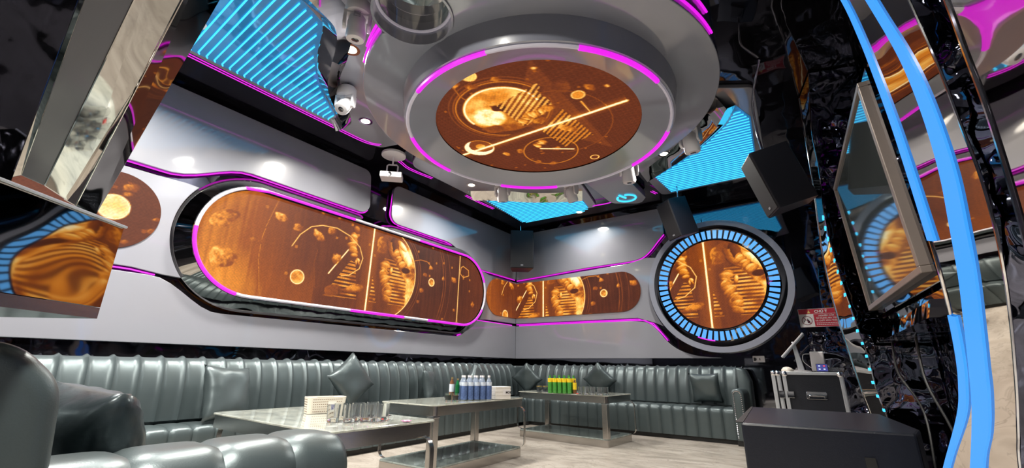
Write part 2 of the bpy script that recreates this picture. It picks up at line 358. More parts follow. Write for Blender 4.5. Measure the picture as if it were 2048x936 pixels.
def picture_main(U, V):
    T = .16+.12*(fbm(U*1.3, V*1.8, 3)-.5)+.34*np.exp(-((U-1.75)/.75)**2)+.12*np.exp(-((V-1.7)/.35)**2)*(U < 3)+.07*(vnoise(U*40, V*3, 8)-.5)
    T = T+.10*np.exp(-((U-3.85)/.45)**2)-.07*smooth(np.abs(U-5.3)-.7, .4)
    T = T+.12*(np.abs(V-2.31) > .58)*0
    # planet at the centre right
    pc = (3.98, 2.31); pr = .72; d = np.hypot(U-pc[0], V-pc[1]); lit = smooth(d-pr, .015)*np.clip((U-4.05)/.45, 0, 1)
    T = T*(1-lit)+lit*(.12+.75*fbm(U*9, V*9, 11)*np.clip((U-3.95)/.6, .2, 1)+.12)
    T = np.maximum(T, .85*np.exp(-((d-pr)/.012)**2)*(U > 4.3))
    for k, (rr, b) in enumerate([(.80, .38), (.84, .42), (1.38, .5), (1.43, .42), (1.55, .34)]):
        T = np.maximum(T, b*np.exp(-((d-rr)/.009)**2)*(U > 4.4)*(.5+.5*vnoise(U*9, V*9, k)))
    T = stripes(T, U, V, [(4.06, 2.51), (4.22, 2.56), (4.52, 2.2), (4.52, 1.84), (4.2, 1.84)], .052, .62)
    T = stripes(T, U, V, [(3.49, 2.36), (3.57, 2.34), (3.65, 1.84), (3.14, 1.82)], .052, .60)
    T = stripes(T, U, V, [(3.88, 2.21), (3.99, 1.83), (3.86, 1.83)], .052, .55)
    T = rock(T, U, V, (3.60, 1.98), .15, .62, .35, .3, 2); T = rock(T, U, V, (4.02, 2.70), .12, .48, 1.1, .4, 3); T = rock(T, U, V, (4.12, 2.82), .12, .35, .7, 0, 4)
    # astronauts
    T = limb(T, U, V, [(3.50, 2.74), (3.49, 2.60), (3.50, 2.50)], .075, .78, .05, 1); T = ell(T, U, V, (3.53, 2.82), .05, .06, .3, .62)
    T = ell(T, U, V, (3.53, 2.44), .065, .035, .2, .80, .6); T = ell(T, U, V, (3.60, 2.39), .04, .028, -.5, .92, .6); T = ell(T, U, V, (3.575, 2.35), .018, .045, .1, .80); T = ell(T, U, V, (3.62, 2.35), .015, .04, .5, .75)
    T = ell(T, U, V, (4.33, 2.70), .22, .12, -.75, .50, .7, 3); T = ell(T, U, V, (4.14, 2.72), .10, .045, -1.0, .62, .6, 4); T = ell(T, U, V, (4.20, 2.60), .13, .05, -.7, .70, .6, 5)
    T = ell(T, U, V, (4.44, 2.66), .17, .085, -.85, 1.05, .35, 6); T = ell(T, U, V, (4.53, 2.55), .08, .10, .3, 1.05, .4, 7); T = ell(T, U, V, (4.38, 2.78), .12, .05, -.6, .95, .4, 8)
    T = limb(T, U, V, [(4.26, 2.66), (4.36, 2.52), (4.42, 2.46)], .075, .80, .09, 2)
    T = ell(T, U, V, (4.49, 2.40), .085, .045, .1, .10, .3, 9)
    T = limb(T, U, V, [(4.09, 2.44), (4.06, 2.30), (4.10, 2.18), (4.17, 2.05), (4.16, 1.90)], .085, .74, .055, 4); T = ell(T, U, V, (4.20, 2.34), .03, .07, -.2, .82)
    T = ell(T, U, V, (3.56, 1.96), .15, .045, .25, .70, .5, 12)
    T = rock(T, U, V, (3.27, 1.90), .13, .4, .5, .2, 5)
    T = line(T, U, V, [(2.4, 2.95), (2.30, 2.55), (2.27, 2.35), (2.28, 2.13), (2.37, 1.68)], .009, .55)
    T = line(T, U, V, [(2.64, 2.37), (2.72, 2.54), (2.85, 2.68), (3.0, 2.74), (3.22, 2.76), (3.44, 2.7), (3.61, 2.58), (3.68, 2.43), (3.64, 2.27), (3.49, 2.15), (3.37, 2.12)], .010, .80)
    T = line(T, U, V, [(3.43, 2.5), (3.18, 2.12)], .012, 1.0)
    T = line(T, U, V, [(2.98, 2.4), (2.96, 2.2), (3.02, 1.9)], .009, .35)
    T = line(T, U, V, [(3.83, 3.2), (3.81, 1.4)], .016, .98)+.16*np.exp(-((U-3.82)/.09)**2)
    T = line(T, U, V, [(5.76, 3.0), (5.74, 1.6)], .013, .85)
    T = line(T, U, V, [(4.67, 2.6), (4.79, 2.64), (4.94, 2.64), (5.04, 2.58)], .008, .6)
    T = line(T, U, V, [(5.8, 2.71), (5.78, 2.59), (5.87, 2.53), (6.02, 2.59), (6.01, 2.69), (5.86, 2.74), (5.8, 2.71)], .010, .7)
    for i, (c, r, b, e, a) in enumerate([((1.84, 2.50), .15, .62, .5, .6), ((1.90, 2.07), .13, .68, .8, .2), ((2.45, 2.69), .07, .7, .8, 0), ((2.68, 2.62), .055, .6, .9, 0), ((2.97, 2.59), .085, .66, .6, -.8),
            ((3.14, 2.70), .055, .58, .8, .2), ((2.21, 2.33), .06, .5, .5, -.2), ((3.27, 2.34), .06, .62, 1.2, -.3), ((4.86, 2.14), .05, .5, .7, 0), ((5.04, 2.55), .05, .6, .7, 0), ((4.91, 2.41), .05, .5, .6, 0),
            ((5.62, 2.44), .06, .6, .9, -.6), ((5.66, 1.91), .03, .6, .8, 0), ((6.16, 2.07), .045, .6, 1, 0), ((5.35, 2.42), .035, .6, 1, 0), ((4.8, 1.95), .03, .5, .7, 0)]):
        T = rock(T, U, V, c, r, b, e, a, 20+i)
    for c, r in (((2.77, 2.0), .085), ((5.07, 2.31), .062)):
        dd = np.hypot(U-c[0], V-c[1]); T = np.where(dd < r, .35+.5*fbm(U*12, V*12, 2)*(1 if r > .07 else 1.5), T); T = np.maximum(T, .9*np.exp(-((dd-r)/.012)**2))
    sp = (_hash(np.floor(U*28), np.floor(V*28), 9) > .9955); T = np.where(sp, np.maximum(T, .5), T)
    return T
def picture_side(U, V):
    T = .20+.10*(fbm(U*2, V*2, 3)-.5)
    dd = np.hypot(U-.95, V-2.36); r = .115; T = np.where(dd < r, .72+.2*fbm(U*20, V*20, 1), T); T = np.maximum(T, .95*np.exp(-((dd-r)/.012)**2))
    for i, (c, r, b) in enumerate([((1.03, 2.58), .06, .6), ((1.02, 2.51), .035, .55), ((1.29, 2.33), .03, .6), ((1.27, 2.2), .035, .55), ((1.1, 2.05), .03, .6), ((.6, 2.5), .08, .5)]):
        T = rock(T, U, V, c, r, b, .6, .3, i+2)
    sp = (_hash(np.floor(U*30), np.floor(V*30), 4) > .98); return np.where(sp, np.maximum(T, .42), T)
def picture_ceiling(U, V):
    T = .13+.07*(fbm(U*2, V*2, 3)-.5)+.03*(np.sin(U*140) > .6)+.03*(np.sin(V*140) > .6)
    # fan-shaped translucent triangle
    tri = [(-1.44, 2.26), (-2.04, 2.95), (-1.44, 3.9)]; T = np.where(inpoly(U, V, tri), T+.10, T)
    c = (-2.02, 2.72); d = np.hypot((U-c[0]), (V-c[1])*1.05)
    for rr, b in ((.46, .40), (.435, .55), (.50, .3)):
        T = np.maximum(T, b*np.exp(-((d-rr)/.012)**2)*((U < -1.5) & (V < 3.1)))
    m = smooth(d-.36, .015); T = T*(1-m)+m*(.40+.5*fbm(U*8, V*8, 7)-.35*np.clip((V-2.75)/.3, 0, 1)); T = np.maximum(T, .95*np.exp(-((d-.355)/.02)**2)*(V < 2.75))
    m = smooth(np.hypot(U+2.19, (V-2.74))-.15, .05); T = T*(1-m)+m*(.62+.5*fbm(U*16, V*16, 5)); T = rock(T, U, V, (-2.02, 2.66), .07, .12, .7, .5, 2)
    P = [(-2.02, 2.62), (-1.55, 2.55), (-1.60, 2.92), (-2.0, 3.05)]; s = np.sin((U*.55+V*.83)*2*PI/.048) > .1; mk = inpoly(U, V, P); T = np.where(mk, np.where(s, np.maximum(T, .66), T*.6), T)
    P = [(-1.9, 3.2), (-1.55, 2.98), (-1.50, 3.55), (-1.85, 3.62)]; mk = inpoly(U, V, P); T = np.where(mk, np.where(s, np.maximum(T, .55), T*.7), T)
    T = limb(T, U, V, [(-1.98, 2.97), (-1.86, 2.92), (-1.74, 2.92)], .055, .85, .05, 3); T = rock(T, U, V, (-1.66, 2.90), .07, .6, .7, .2, 3); T = rock(T, U, V, (-1.82, 3.04), .07, .55, .7, .2, 4)
    T = limb(T, U, V, [(-2.10, 3.44), (-1.98, 3.38)], .05, .85, .045, 5); T = rock(T, U, V, (-2.28, 2.93), .09, .42, .8, .2, 14); T = rock(T, U, V, (-1.66, 3.31), .10, .62, .5, .9, 11)
    for i, (c, r, b) in enumerate([((-2.13, 2.2), .04, .6), ((-2.03, 2.29), .045, .55), ((-1.8, 2.32), .04, .6), ((-1.21, 2.84), .05, .55), ((-2.46, 3.41), .05, .7), ((-2.3, 3.44), .05, .6), ((-2.27, 3.76), .045, .55),
                                   ((-2.15, 3.88), .05, .55), ((-1.95, 3.6), .05, .6), ((-1.48, 2.38), .025, .8), ((-1.09, 2.9), .025, .8), ((-1.40, 2.70), .09, .3), ((-1.55, 2.68), .07, .25)]):
        T = rock(T, U, V, c, r, b, .7, .4*i, 40+i)
    for (c, r, f) in (((-1.96, 2.17), .06, .75), ((-1.34, 2.88), .055, .6), ((-1.69, 4.0), .045, .2)):
        dd = np.hypot(U-c[0], V-c[1]); T = np.where(dd < r, f, T); T = np.maximum(T, .8*np.exp(-((dd-r)/.01)**2))
    d1 = np.hypot(U+2.63, V-3.14); d2 = np.hypot(U+2.585, V-3.115); T = np.where((d1 < .155) & (d2 > .13), .97, np.where(d1 < .155, .28+.3*(np.hypot(U+2.6, V-3.12) < .05), T)); T = np.maximum(T, .6*np.exp(-((d1-.155)/.01)**2))
    d1 = np.hypot(U+2.03, V-3.62); T = np.maximum(T, .6*np.exp(-((d1-.29)/.009)**2)); d1 = np.hypot(U+1.75, V-3.2); T = np.maximum(T, .38*np.exp(-((d1-.55)/.008)**2)*(U > -1.9))
    T = line(T, U, V, [(-2.9, 3.16), (-2.47, 3.17), (-1.02, 3.19)], .018, .9)+.25*np.exp(-((V-3.175)/.05)**2)*((U > -2.9) & (U < -1.02))
    T = line(T, U, V, [(-2.09, 3.51), (-1.8, 3.71)], .013, 1.); T = line(T, U, V, [(-2.16, 2.2), (-2.2, 2.34), (-2.17, 2.52)], .01, .5); T = line(T, U, V, [(-1.36, 2.98), (-1.36, 3.19)], .012, .7)
    sp = (_hash(np.floor(U*40), np.floor(V*40), 9) > .993); return np.where(sp, np.maximum(T, .45), T)
def led_material():
    m, N, L, b = _new('led_picture'); b.inputs['Base Color'].default_value = (.01, .01, .01, 1); b.inputs['Roughness'].default_value = .6; b.inputs['Specular IOR Level'].default_value = .08
    a = N.new('ShaderNodeAttribute'); a.attribute_name = 'picture'; L.new(a.outputs['Color'], b.inputs['Emission Color']); b.inputs['Emission Strength'].default_value = 1.15
    return m
M['led'] = led_material()
def screen_mesh(name, fn, rows, pict, step, parent, conv=lambda u, v: (u, v), off=0):
    # rows: list of (v, u0, u1); colours are stored on the mesh, one per light point
    n = int((max(r[2]-r[1] for r in rows))/step)+2; R = np.array(rows); t = np.linspace(0, 1, n)[None, :]
    U = R[:, 1:2]+(R[:, 2:3]-R[:, 1:2])*t; V = np.repeat(R[:, 0:1], n, 1); cu, cv = conv(U, V)
    pc_ = pict(cu, cv); rgb = heat(np.where(pc_ < .45, pc_*.86, .45*.86+(pc_-.45)*1.28)); grain = .88+.24*_hash(np.floor(cu/.012), np.floor(cv/.012), 2); chk = .92+.12*((np.floor(cu/.018)+np.floor(cv/.018)) % 2)
    rgb = rgb*(grain*chk)[..., None]
    P0 = np.array(fn(0., 0., off)); PU = np.array(fn(1., 0., off))-P0; PV = np.array(fn(0., 1., off))-P0
    co = P0+U[..., None]*PU+V[..., None]*PV; h, wd = U.shape
    idx = np.arange(h*wd).reshape(h, wd); q = np.stack([idx[:-1, :-1], idx[:-1, 1:], idx[1:, 1:], idx[1:, :-1]], -1).reshape(-1, 4)
    me = D.meshes.new(name); me.vertices.add(h*wd); me.vertices.foreach_set('co', co.reshape(-1)); me.loops.add(q.size); me.loops.foreach_set('vertex_index', q.reshape(-1).astype(np.int32))
    me.polygons.add(len(q)); me.polygons.foreach_set('loop_start', np.arange(0, q.size, 4, dtype=np.int32))
    me.update(calc_edges=True); me.validate()
    at = me.color_attributes.new('picture', 'FLOAT_COLOR', 'POINT'); at.data.foreach_set('color', np.concatenate([rgb, np.ones((h, wd, 1))], -1).reshape(-1).astype(np.float32))
    me.materials.append(M['led']); o = D.objects.new(name, me); COL.objects.link(o); o.parent = parent; return o
def stad_rows(u0, u1, v0, v1, step, lr=(1, 1)):
    r = (v1-v0)/2; vc = (v0+v1)/2; out = []
    for v in np.arange(v0+.001, v1, step):
        dx = r-math.sqrt(max(0, r*r-(v-vc)**2)); out.append((v, u0+dx*lr[0], u1-dx*lr[1]))
    return out
def circ_rows(c, r, step):
    out = []
    for v in np.arange(c[1]-r+.001, c[1]+r, step):
        x = math.sqrt(max(0, r*r-(v-c[1])**2)); out.append((v, c[0]-x, c[0]+x))
    return out

# stadium screen on the left wall: mirrored frustum, neon tube, picture
t = thing('stadium_screen', 'long stadium-shaped screen in a mirrored rim on the left wall', 'screen')
outer = stadium(SC1[0]-RR, SC2[0]+RR, 2.312-RR, 2.312+RR, 30)
def ofs(r, n=30): return stadium(SC1[0]-r, SC2[0]+r, 2.312-r, 2.312+r, n)
b = MB(); b.loft([fL(u, v, -.03) for u, v in ofs(.80)], [fL(u, v, .115) for u, v in ofs(.665)]); b.loft([fL(u, v, .115) for u, v in ofs(.665)], [fL(u, v, .115) for u, v in ofs(.655)])
b.build('mirrored_rim', M['steel_mirror'], t, smooth=.8)
b = MB(); b.loft([fL(u, v, .115) for u, v in ofs(.655)], [fL(u, v, .06) for u, v in ofs(.64)]); b.loft([fL(u, v, .06) for u, v in ofs(.64)], [fL(u, v, .06) for u, v in ofs(.60)]); b.build('inner_lip', M['black_gloss'], t, smooth=.8)
loop = ofs(.638)
def part_loop(lp, a, bnd): n = len(lp); return [lp[int(i) % n] for i in range(int(a*n), int(bnd*n)+1)]
MB().tube([fL(u, v, .118) for u, v in loop], .019, 8, closed=True).build('tube_ring', M['white_strip'], t, smooth=1)
def sub_path(lp, u0, u1, vtop):
    pass
def along(u0, u1, v): return [(u0+(u1-u0)*k/12, v) for k in range(13)]
for pts in (circle(SC1[0], SC1[1], .638, 20, math.radians(178), math.radians(258)), [(1.98, SC1[1]+.59)]+along(2.25, 3.45, 2.95), along(4.7, 5.8, 2.95)+circle(SC2[0], SC2[1], .638, 12, math.radians(88), math.radians(20))[0:],
            along(3.55, 4.5, 1.674), along(5.0, 5.84, 1.674)+circle(SC2[0], SC2[1], .638, 10, math.radians(-90), math.radians(-30))):
    MB().tube([fL(u, v, .121) for u, v in pts], .020, 8).build('lit_tube', M['led_pink'], t, smooth=1)
screen_mesh('picture', fL, stad_rows(SC1[0]-.615, SC2[0]+.615, 1.697, 2.927, .0075), picture_main, .0085, t, off=.085)
# small screen at the left
t = thing('small_wall_screen', 'small round-ended screen showing a pale planet, left end of the left wall', 'screen')
screen_mesh('picture', fL, stad_rows(-.4, 1.315, 1.965, 2.715, .009), picture_side, .01, t, off=.012)
# corner screen
t = thing('corner_screen', 'round-ended screen bent round the room corner', 'screen')
screen_mesh('picture', fL, stad_rows(6.67, B, 1.965, 2.72, .008, (1, 0)), picture_main, .009, t, conv=lambda U, V: (3.82+(U-8.45)/1.08, 2.31+(V-2.34)/1.08), off=.014)
screen_mesh('picture', fB, stad_rows(A, -2.50, 1.965, 2.72, .008, (0, 1)), picture_main, .009, t, conv=lambda U, V: (3.82+(U+4.57)/1.08, 2.31+(V-2.34)/1.08), off=.014)
# round screen on the far wall
t = thing('round_screen', 'round screen ringed with blue bars inside a grey hoop on the far wall', 'screen')
cr = lambda r, n=72: circle(RC[0], RC[1], r, n)
b = MB(); b.loft([fB(u, v, -.05) for u, v in cr(1.10)], [fB(u, v, .14) for u, v in cr(1.09)]); b.loft([fB(u, v, .14) for u, v in cr(1.09)], [fB(u, v, .14) for u, v in cr(1.0)]); b.loft([fB(u, v, .14) for u, v in cr(1.0)], [fB(u, v, -.02) for u, v in cr(1.0)])
b.build('grey_hoop', M['drum'], t, smooth=.7)
b = MB(); b.loft([fB(u, v, -.02) for u, v in cr(1.0)], [fB(u, v, .16) for u, v in cr(.925)]); b.loft([fB(u, v, .16) for u, v in cr(.925)], [fB(u, v, .16) for u, v in cr(.735)]); b.build('mirrored_drum', M['steel_mirror'], t, smooth=.7)
b0 = MB()
def bar(k):
    a = 2*PI*k/60; q = []
    for r, s in ((.765, -1), (.765, 1), (.905, 1), (.905, -1)):
        w_ = .026 if r < .8 else .030
        q.append((RC[0]+r*math.cos(a)-s*w_*math.sin(a), RC[1]+r*math.sin(a)+s*w_*math.cos(a)))
    return MB().prism(q, fB, .158, .172).build('light_bar', M['led_sky'], t)
for k in range(60): bar(k)
b = MB(); b.loft([fB(u, v, .185) for u, v in cr(.745)], [fB(u, v, .185) for u, v in cr(.725)]); b.loft([fB(u, v, .185) for u, v in cr(.745)], [fB(u, v, .155) for u, v in cr(.748)]); b.build('picture_rim', M['black_gloss'], t, smooth=.7)
screen_mesh('picture', fB, circ_rows(RC, .728, .0075), picture_main, .0085, t, conv=lambda U, V: (3.82+(U+1.33)/1.13, 2.31+(V-2.31)/1.13), off=.18)
MB().tube([fB(u, v, .178) for u, v in circle(RC[0], RC[1], .915, 5, math.radians(247), math.radians(263))], .01, 6).build('pink_glow_tube', M['led_pink'], t)

# ------------------------------------------------------------------ ceiling trays, light fields, drum
def ceiling_tray(label, poly, neons=(), m='panel'):
    t = thing('ceiling_tray', label, 'ceiling panel'); MB().prism(poly, fC, .0, .05).build('tray_face', M[m], t, bevel=.01)
    for pts in neons:
        for o in (.0, .035): MB().tube([fC(u-o*.9, v, .052+o*.2) for u, v in catmull(pts, 5)], .006, 6).build('neon_strip', M['led_pink'], t, smooth=1)
    return t
ceiling_tray('grey ceiling tray beside the left wall with the largest blue light field',
             fillet([(-4.62, -1.3), (-4.62, 3.33), (-4.15, 3.45), (-3.0, 2.6), (-1.9, 1.5), (-1.6, -1.3)][::-1], [.1, .3, .3, .18, .12, .1]), [[(-4.64, .3), (-4.63, 1.6), (-4.62, 2.6), (-4.60, 3.1), (-4.50, 3.27)]])
ceiling_tray('grey ceiling tray in the room corner beyond the drum', fillet([(-4.66, 3.95), (-4.66, 7.1), (-3.0, 7.08), (-2.72, 5.6), (-3.3, 3.6), (-3.9, 3.5)][::-1], [.3, .2, .2, .1, .03, .3]),
             [[(-4.66, 3.55), (-4.66, 3.75), (-4.72, 3.95), (-4.72, 4.15), (-4.68, 4.45)], [(-4.70, 5.3), (-4.70, 5.7), (-4.68, 6.1)], [(-3.02, 7.0), (-2.75, 7.02), (-2.55, 6.98)]])
ceiling_tray('grey ceiling tray at the right holding the triangular blue light field', fillet([(-1.86, 4.9), (-1.82, 7.2), (-.2, 7.2), (-.12, 4.7), (-.9, 4.2)][::-1], .1), [[(-1.9, 6.9), (-1.86, 7.05)]])
t = thing('power_symbol_beam', 'flat grey ceiling beam with a glowing blue power symbol', 'beam', (-2.3, 6.3, 3.80))
bp = fillet([(-2.62, 4.7), (-2.62, 6.85), (-2.18, 7.14), (-2.02, 6.9), (-2.0, 4.7)][::-1], [0, .1, .12, .2, 0]); MB().prism(bp, lambda u, v, o: (u, v, 3.77+o), 0, .12).build('beam_body', M['panel'], t, bevel=.01)
b = MB(); pc = (-2.30, 6.73); arc = circle(pc[0], pc[1], .155, 26, math.radians(277), math.radians(587)); b.tube([(u, v, 3.764) for u, v in arc], .017, 8); b.tube([(pc[0]-.06, pc[1]-.19, 3.76), (pc[0]-.005, pc[1]-.02, 3.76)], .017, 8); b.build('power_symbol', M['led_cyan'], t, smooth=1)
def clipx(poly, y):
    xs = []
    for i in range(len(poly)):
        (x0, y0), (x1, y1) = poly[i], poly[(i+1) % len(poly)]
        if (y0 <= y) != (y1 <= y): xs.append(x0+(x1-x0)*(y-y0)/(y1-y0))
    xs.sort(); return xs
def light_field(label, poly, step, slope, band, y0, y1, lw=.008):
    t = thing('blue_light_field', label, 'ceiling light'); MB().prism(poly, fC, .045, .056).build('blue_backing', M['blue_back'], t)
    c = sum(p_[0] for p_ in poly)/len(poly)
    y = y0
    while y < y1:
        xs = clipx(poly, y)
        if len(xs) >= 2 and xs[-1]-xs[0] > .08:
            a, e = xs[0]+.02, xs[-1]-.02
            MB().tube([(a, y-slope*(a-c)*0+.018, CEIL-.062), (a+.03, y, CEIL-.066), (e, y+slope*(e-a), CEIL-.066)], lw, 5).build('light_line', M['led_cyan'], t)
        y += step
    if band:
        ins, outs = band; mb = MB(); n = len(ins)
        a = [(u, v, CEIL-.058) for u, v in ins]; mid = [((u+x)/2, (v+y_)/2, CEIL-.17) for (u, v), (x, y_) in zip(ins, outs)]; o = [(u, v, CEIL-.05) for u, v in outs]
        mb.loft(a, mid, False); mb.loft(mid, o, False); mb.build('wavy_mirror_band', M['wavy_mirror'], t, smooth=1.2)
    return t
P1 = [(-4.555, .1), (-4.555, 2.49), (-4.38, 2.48), (-4.15, 2.2), (-3.95, 2.0), (-3.6, 1.76), (-3.3, 1.62), (-3.17, 1.55), (-3.08, 1.3), (-2.9, .1)]
i1 = catmull([(-4.50, 2.50), (-4.36, 2.47), (-3.97, 2.02), (-3.6, 1.76), (-3.16, 1.54), (-3.07, 1.3), (-2.9, .5)], 5); o1 = catmull([(-4.58, 2.70), (-4.34, 2.68), (-3.80, 2.15), (-3.42, 1.97), (-2.98, 1.74), (-2.80, 1.45), (-2.62, .5)], 5)
light_field('largest blue light field of slanting cyan lines, over the left wall', P1, .07, -.033, (i1, o1), .16, 2.49)
P2 = [(-4.55, 5.5), (-4.68, 7.02), (-4.6, 7.12), (-3.3, 7.12), (-3.14, 7.0), (-3.06, 6.55), (-3.35, 6.4), (-3.85, 6.1), (-4.2, 5.82)]
i2 = catmull([(-4.58, 5.5), (-4.2, 5.82), (-3.85, 6.1), (-3.35, 6.40), (-3.05, 6.55)], 5); o2 = catmull([(-4.56, 5.18), (-4.0, 5.55), (-3.7, 5.85), (-3.25, 6.12), (-2.9, 6.25)], 5)
light_field('blue light field in the room corner behind two moving heads', P2, .07, .04, (i2, o2), 5.62, 7.1, .0075)
P3 = [(-1.70, 6.36), (-1.65, 7.14), (-.33, 7.14), (-.22, 5.3), (-.33, 4.95), (-.5, 5.3), (-.75, 5.6), (-1.1, 5.95)]
i3 = catmull([(-1.72, 6.36), (-1.1, 5.95), (-.75, 5.6), (-.5, 5.3), (-.33, 4.93)], 5); o3 = catmull([(-1.84, 6.12), (-1.25, 5.62), (-.95, 5.3), (-.68, 4.95), (-.5, 4.6)], 5)
light_field('triangular blue light field between moving head and hanging speaker', P3, .07, 0.02, (i3, o3), 5.1, 7.12, .0075)
# drum hanging under the ceiling
DC = (-1.90, 3.13)
t = thing('ceiling_drum', 'big round grey ceiling drum with a raised ring and round screen', 'ceiling drum', (DC[0], DC[1], CEIL))
NC = (-1.96, 1.56); NR = .28; R0 = 1.625
ang = [2*PI*k/160 for k in range(160)]
arc = [(DC[0]+R0*math.cos(a), DC[1]+R0*math.sin(a)) for a in ang]
keep = [math.hypot(x-NC[0], y-NC[1]) > NR for x, y in arc]
s = next(i for i in range(160) if keep[i] and not keep[i-1]); arc = arc[s:]+arc[:s]; keep = keep[s:]+keep[:s]; arc = [p_ for p_, k in zip(arc, keep) if k]
a1 = math.atan2(arc[-1][1]-NC[1], arc[-1][0]-NC[0]); a0 = math.atan2(arc[0][1]-NC[1], arc[0][0]-NC[0])
dlt = (a0-a1) % (2*PI); dlt = dlt-2*PI if True else dlt
notch = [(NC[0]+NR*math.cos(a1+dlt*k/30), NC[1]+NR*math.sin(a1+dlt*k/30)) for k in range(1, 30)]
if min(math.hypot(x-DC[0], y-DC[1]) for x, y in notch) > R0-.05:
    dlt += 2*PI; notch = [(NC[0]+NR*math.cos(a1+dlt*k/30), NC[1]+NR*math.sin(a1+dlt*k/30)) for k in range(1, 30)]
MB().prism(arc+notch, lambda u, v, o: (u, v, o), 3.30, CEIL).build('drum_disc', M['drum'], t, bevel=.008)
for r_, z_, a_, b_ in ((1.635, 3.36, 240, 256), (1.635, 3.45, 243, 256), (1.635, 3.35, -32, -6), (1.635, 3.50, -32, -8)):
    MB().tube([(u, v, z_) for u, v in circle(DC[0], DC[1], r_, 30, math.radians(a_), math.radians(b_))], .010, 6).build('neon_strip', M['led_pink'], t, smooth=1)
RG = 1.235
cc = lambda r, z: [(u, v, z) for u, v in circle(DC[0], DC[1], r, 96)]
b = MB(); b.loft(cc(RG+.05, 3.31), cc(RG+.02, 3.10)); b.loft(cc(RG+.02, 3.10), cc(RG-.03, 3.09)); b.build('raised_ring', M['drum'], t, smooth=.6)
b = MB(); b.loft(cc(RG-.03, 3.09), cc(.975, 3.17)); b.build('ring_face', M['drum'], t, smooth=.6)
b = MB(); b.loft(cc(.975, 3.17), cc(.975, 3.30)); b.build('screen_recess', M['black_gloss'], t, smooth=.6)
MB().tube([(u, v, 3.088) for u, v in circle(DC[0], DC[1], RG-.012, 96)], .016, 6, closed=True).build('tube_ring', M['white_strip'], t, smooth=1)
for a_, b_ in ((249, 284), (315, 351), (176, 213), (29, 63), (110, 143)):
    MB().tube([(u, v, 3.084) for u, v in circle(DC[0], DC[1], RG-.012, 30, math.radians(a_), math.radians(b_))], .020, 6).build('lit_tube', M['led_pink'], t, smooth=1)
pic = screen_mesh('picture', lambda u, v, o: (u-DC[0], v-DC[1], o-CEIL), circ_rows(DC, .974, .0085), picture_ceiling, .0095, t, off=3.185)
t = thing('round_ceiling_mirror', 'round recessed mirror biting into the edge of the ceiling drum', 'mirror', (NC[0], NC[1], 3.3))
c2 = lambda r, z: [(u, v, z) for u, v in circle(NC[0], NC[1], r, 48)]
b = MB(); b.loft(c2(NR+.004, 3.285), c2(NR-.012, 3.285)); b.loft(c2(NR-.012, 3.285), c2(NR-.012, 3.40)); b.loft(c2(NR-.012, 3.40), c2(NR-.035, 3.40)); b.loft(c2(NR-.035, 3.40), c2(NR-.035, 3.47)); b.loft(c2(NR+.004, 3.285), c2(NR+.004, 3.52)); b.build('recess_ring', M['drum'], t, smooth=.5)
MB().tube(c2(NR-.02, 3.40), .012, 6, closed=True).build('ring_tube', M['white_strip'], t, smooth=1)
MB().prism(circle(NC[0], NC[1], NR-.03, 40), lambda u, v, o: (u, v, o), 3.47, 3.49).build('mirror_disc', M['mirror'], t)
# downlights, the seen ones and those added for brightness
dl_lab = ['recessed warm downlight between two moving heads near the big blue light field', 'recessed warm downlight between lower left moving head and ceiling drum', 'recessed warm downlight between the two right-hand moving heads', 'recessed warm downlight at the left tip of the corner light field',
          'added warm downlight inside the left ceiling tray', 'added warm downlight nearest the entrance side', 'added warm downlight above the viewer', 'added warm downlight in the near right ceiling', 'added warm downlight beside the right edge of the drum', 'recessed warm downlight on the power symbol beam side', 'added warm downlight behind the corner light field']
for (x, y, v), lb in zip(DOWNLIGHTS, dl_lab):
    t = thing('downlight', lb, 'downlight', (x, y, CEIL-.05), group=None)
    MB().lathe([(.085, -.012), (.085, .02), (.055, .02), (.055, -.012), (.085, -.012)], seg=20, caps=False).build('trim_ring', M['chrome'], t, world=False, smooth=.6)
    MB().lathe([(.0, -.008), (.056, -.008), (.056, 0), (0, 0)], seg=16).build('lamp_disc', M['lamp'], t, world=False)

t = thing('ripple_wall_panel', 'rippled black mirror panel low on the far wall behind the flight case', 'wall panel'); MB().prism([(-.10, .02), (XR-.02, .02), (XR-.02, 1.50), (-.10, 1.50)], fB, -.07, -.055).build('panel_face', M['wavy_black'], t)
# ------------------------------------------------------------------ right-hand side: mirrored ribs, screen, fins
PROF = [(-.10, 3.9), (.15, 3.4), (.32, 2.9), (.419, 2.43), (.457, 2.18), (.482, 1.81), (.478, 1.6), (.465, 1.43), (.427, 1.10), (.393, .87), (.342, .68), (.22, .3), (.10, .01)]
PF = catmull(PROF, 5)
def rib(name, label, prof, y0, y1, m, thick=.08, ncross=2, cat='wall rib'):
    t = thing(name, label, cat, (prof[-1][0], (y0+y1)/2, 0))
    b = MB(); ys = rng(y0, y1, ncross); rows = [[(x, y, z) for x, z in prof] for y in ys]
    for a_, c_ in zip(rows[:-1], rows[1:]): b.loft(a_, c_, False)
    b.build('rib_face', M[m], t, smooth=1)
    for yy in (y0, y1):
        b = MB(); b.loft([(x, yy, z) for x, z in prof], [(XR-.01, yy, z) for x, z in prof], False); b.build('rib_side', M['wavy_black'], t)
    for yy in (y0, y1): MB().tube([(x-.002, yy, z) for x, z in prof], .006, 6).build('rib_edge', M['chrome'], t, smooth=1)
    return t
R_NEAR = [(.35, 2.1, 3.9), (.42, 2.0, 3.4), (.48, 1.94, 2.8), (.507, 1.934, 2.32), (.519, 1.933, 2.103), (.529, 1.943, 1.953), (.537, 1.959, 1.774), (.545, 1.972, 1.587), (.545, 1.997, 1.416), (.542, 2.041, 1.258), (.537, 2.109, 1.103), (.532, 2.187, .963), (.529, 2.249, .866), (.522, 2.32, .75), (.515, 2.384, .637), (.50, 2.50, .3), (.49, 2.55, .01)]
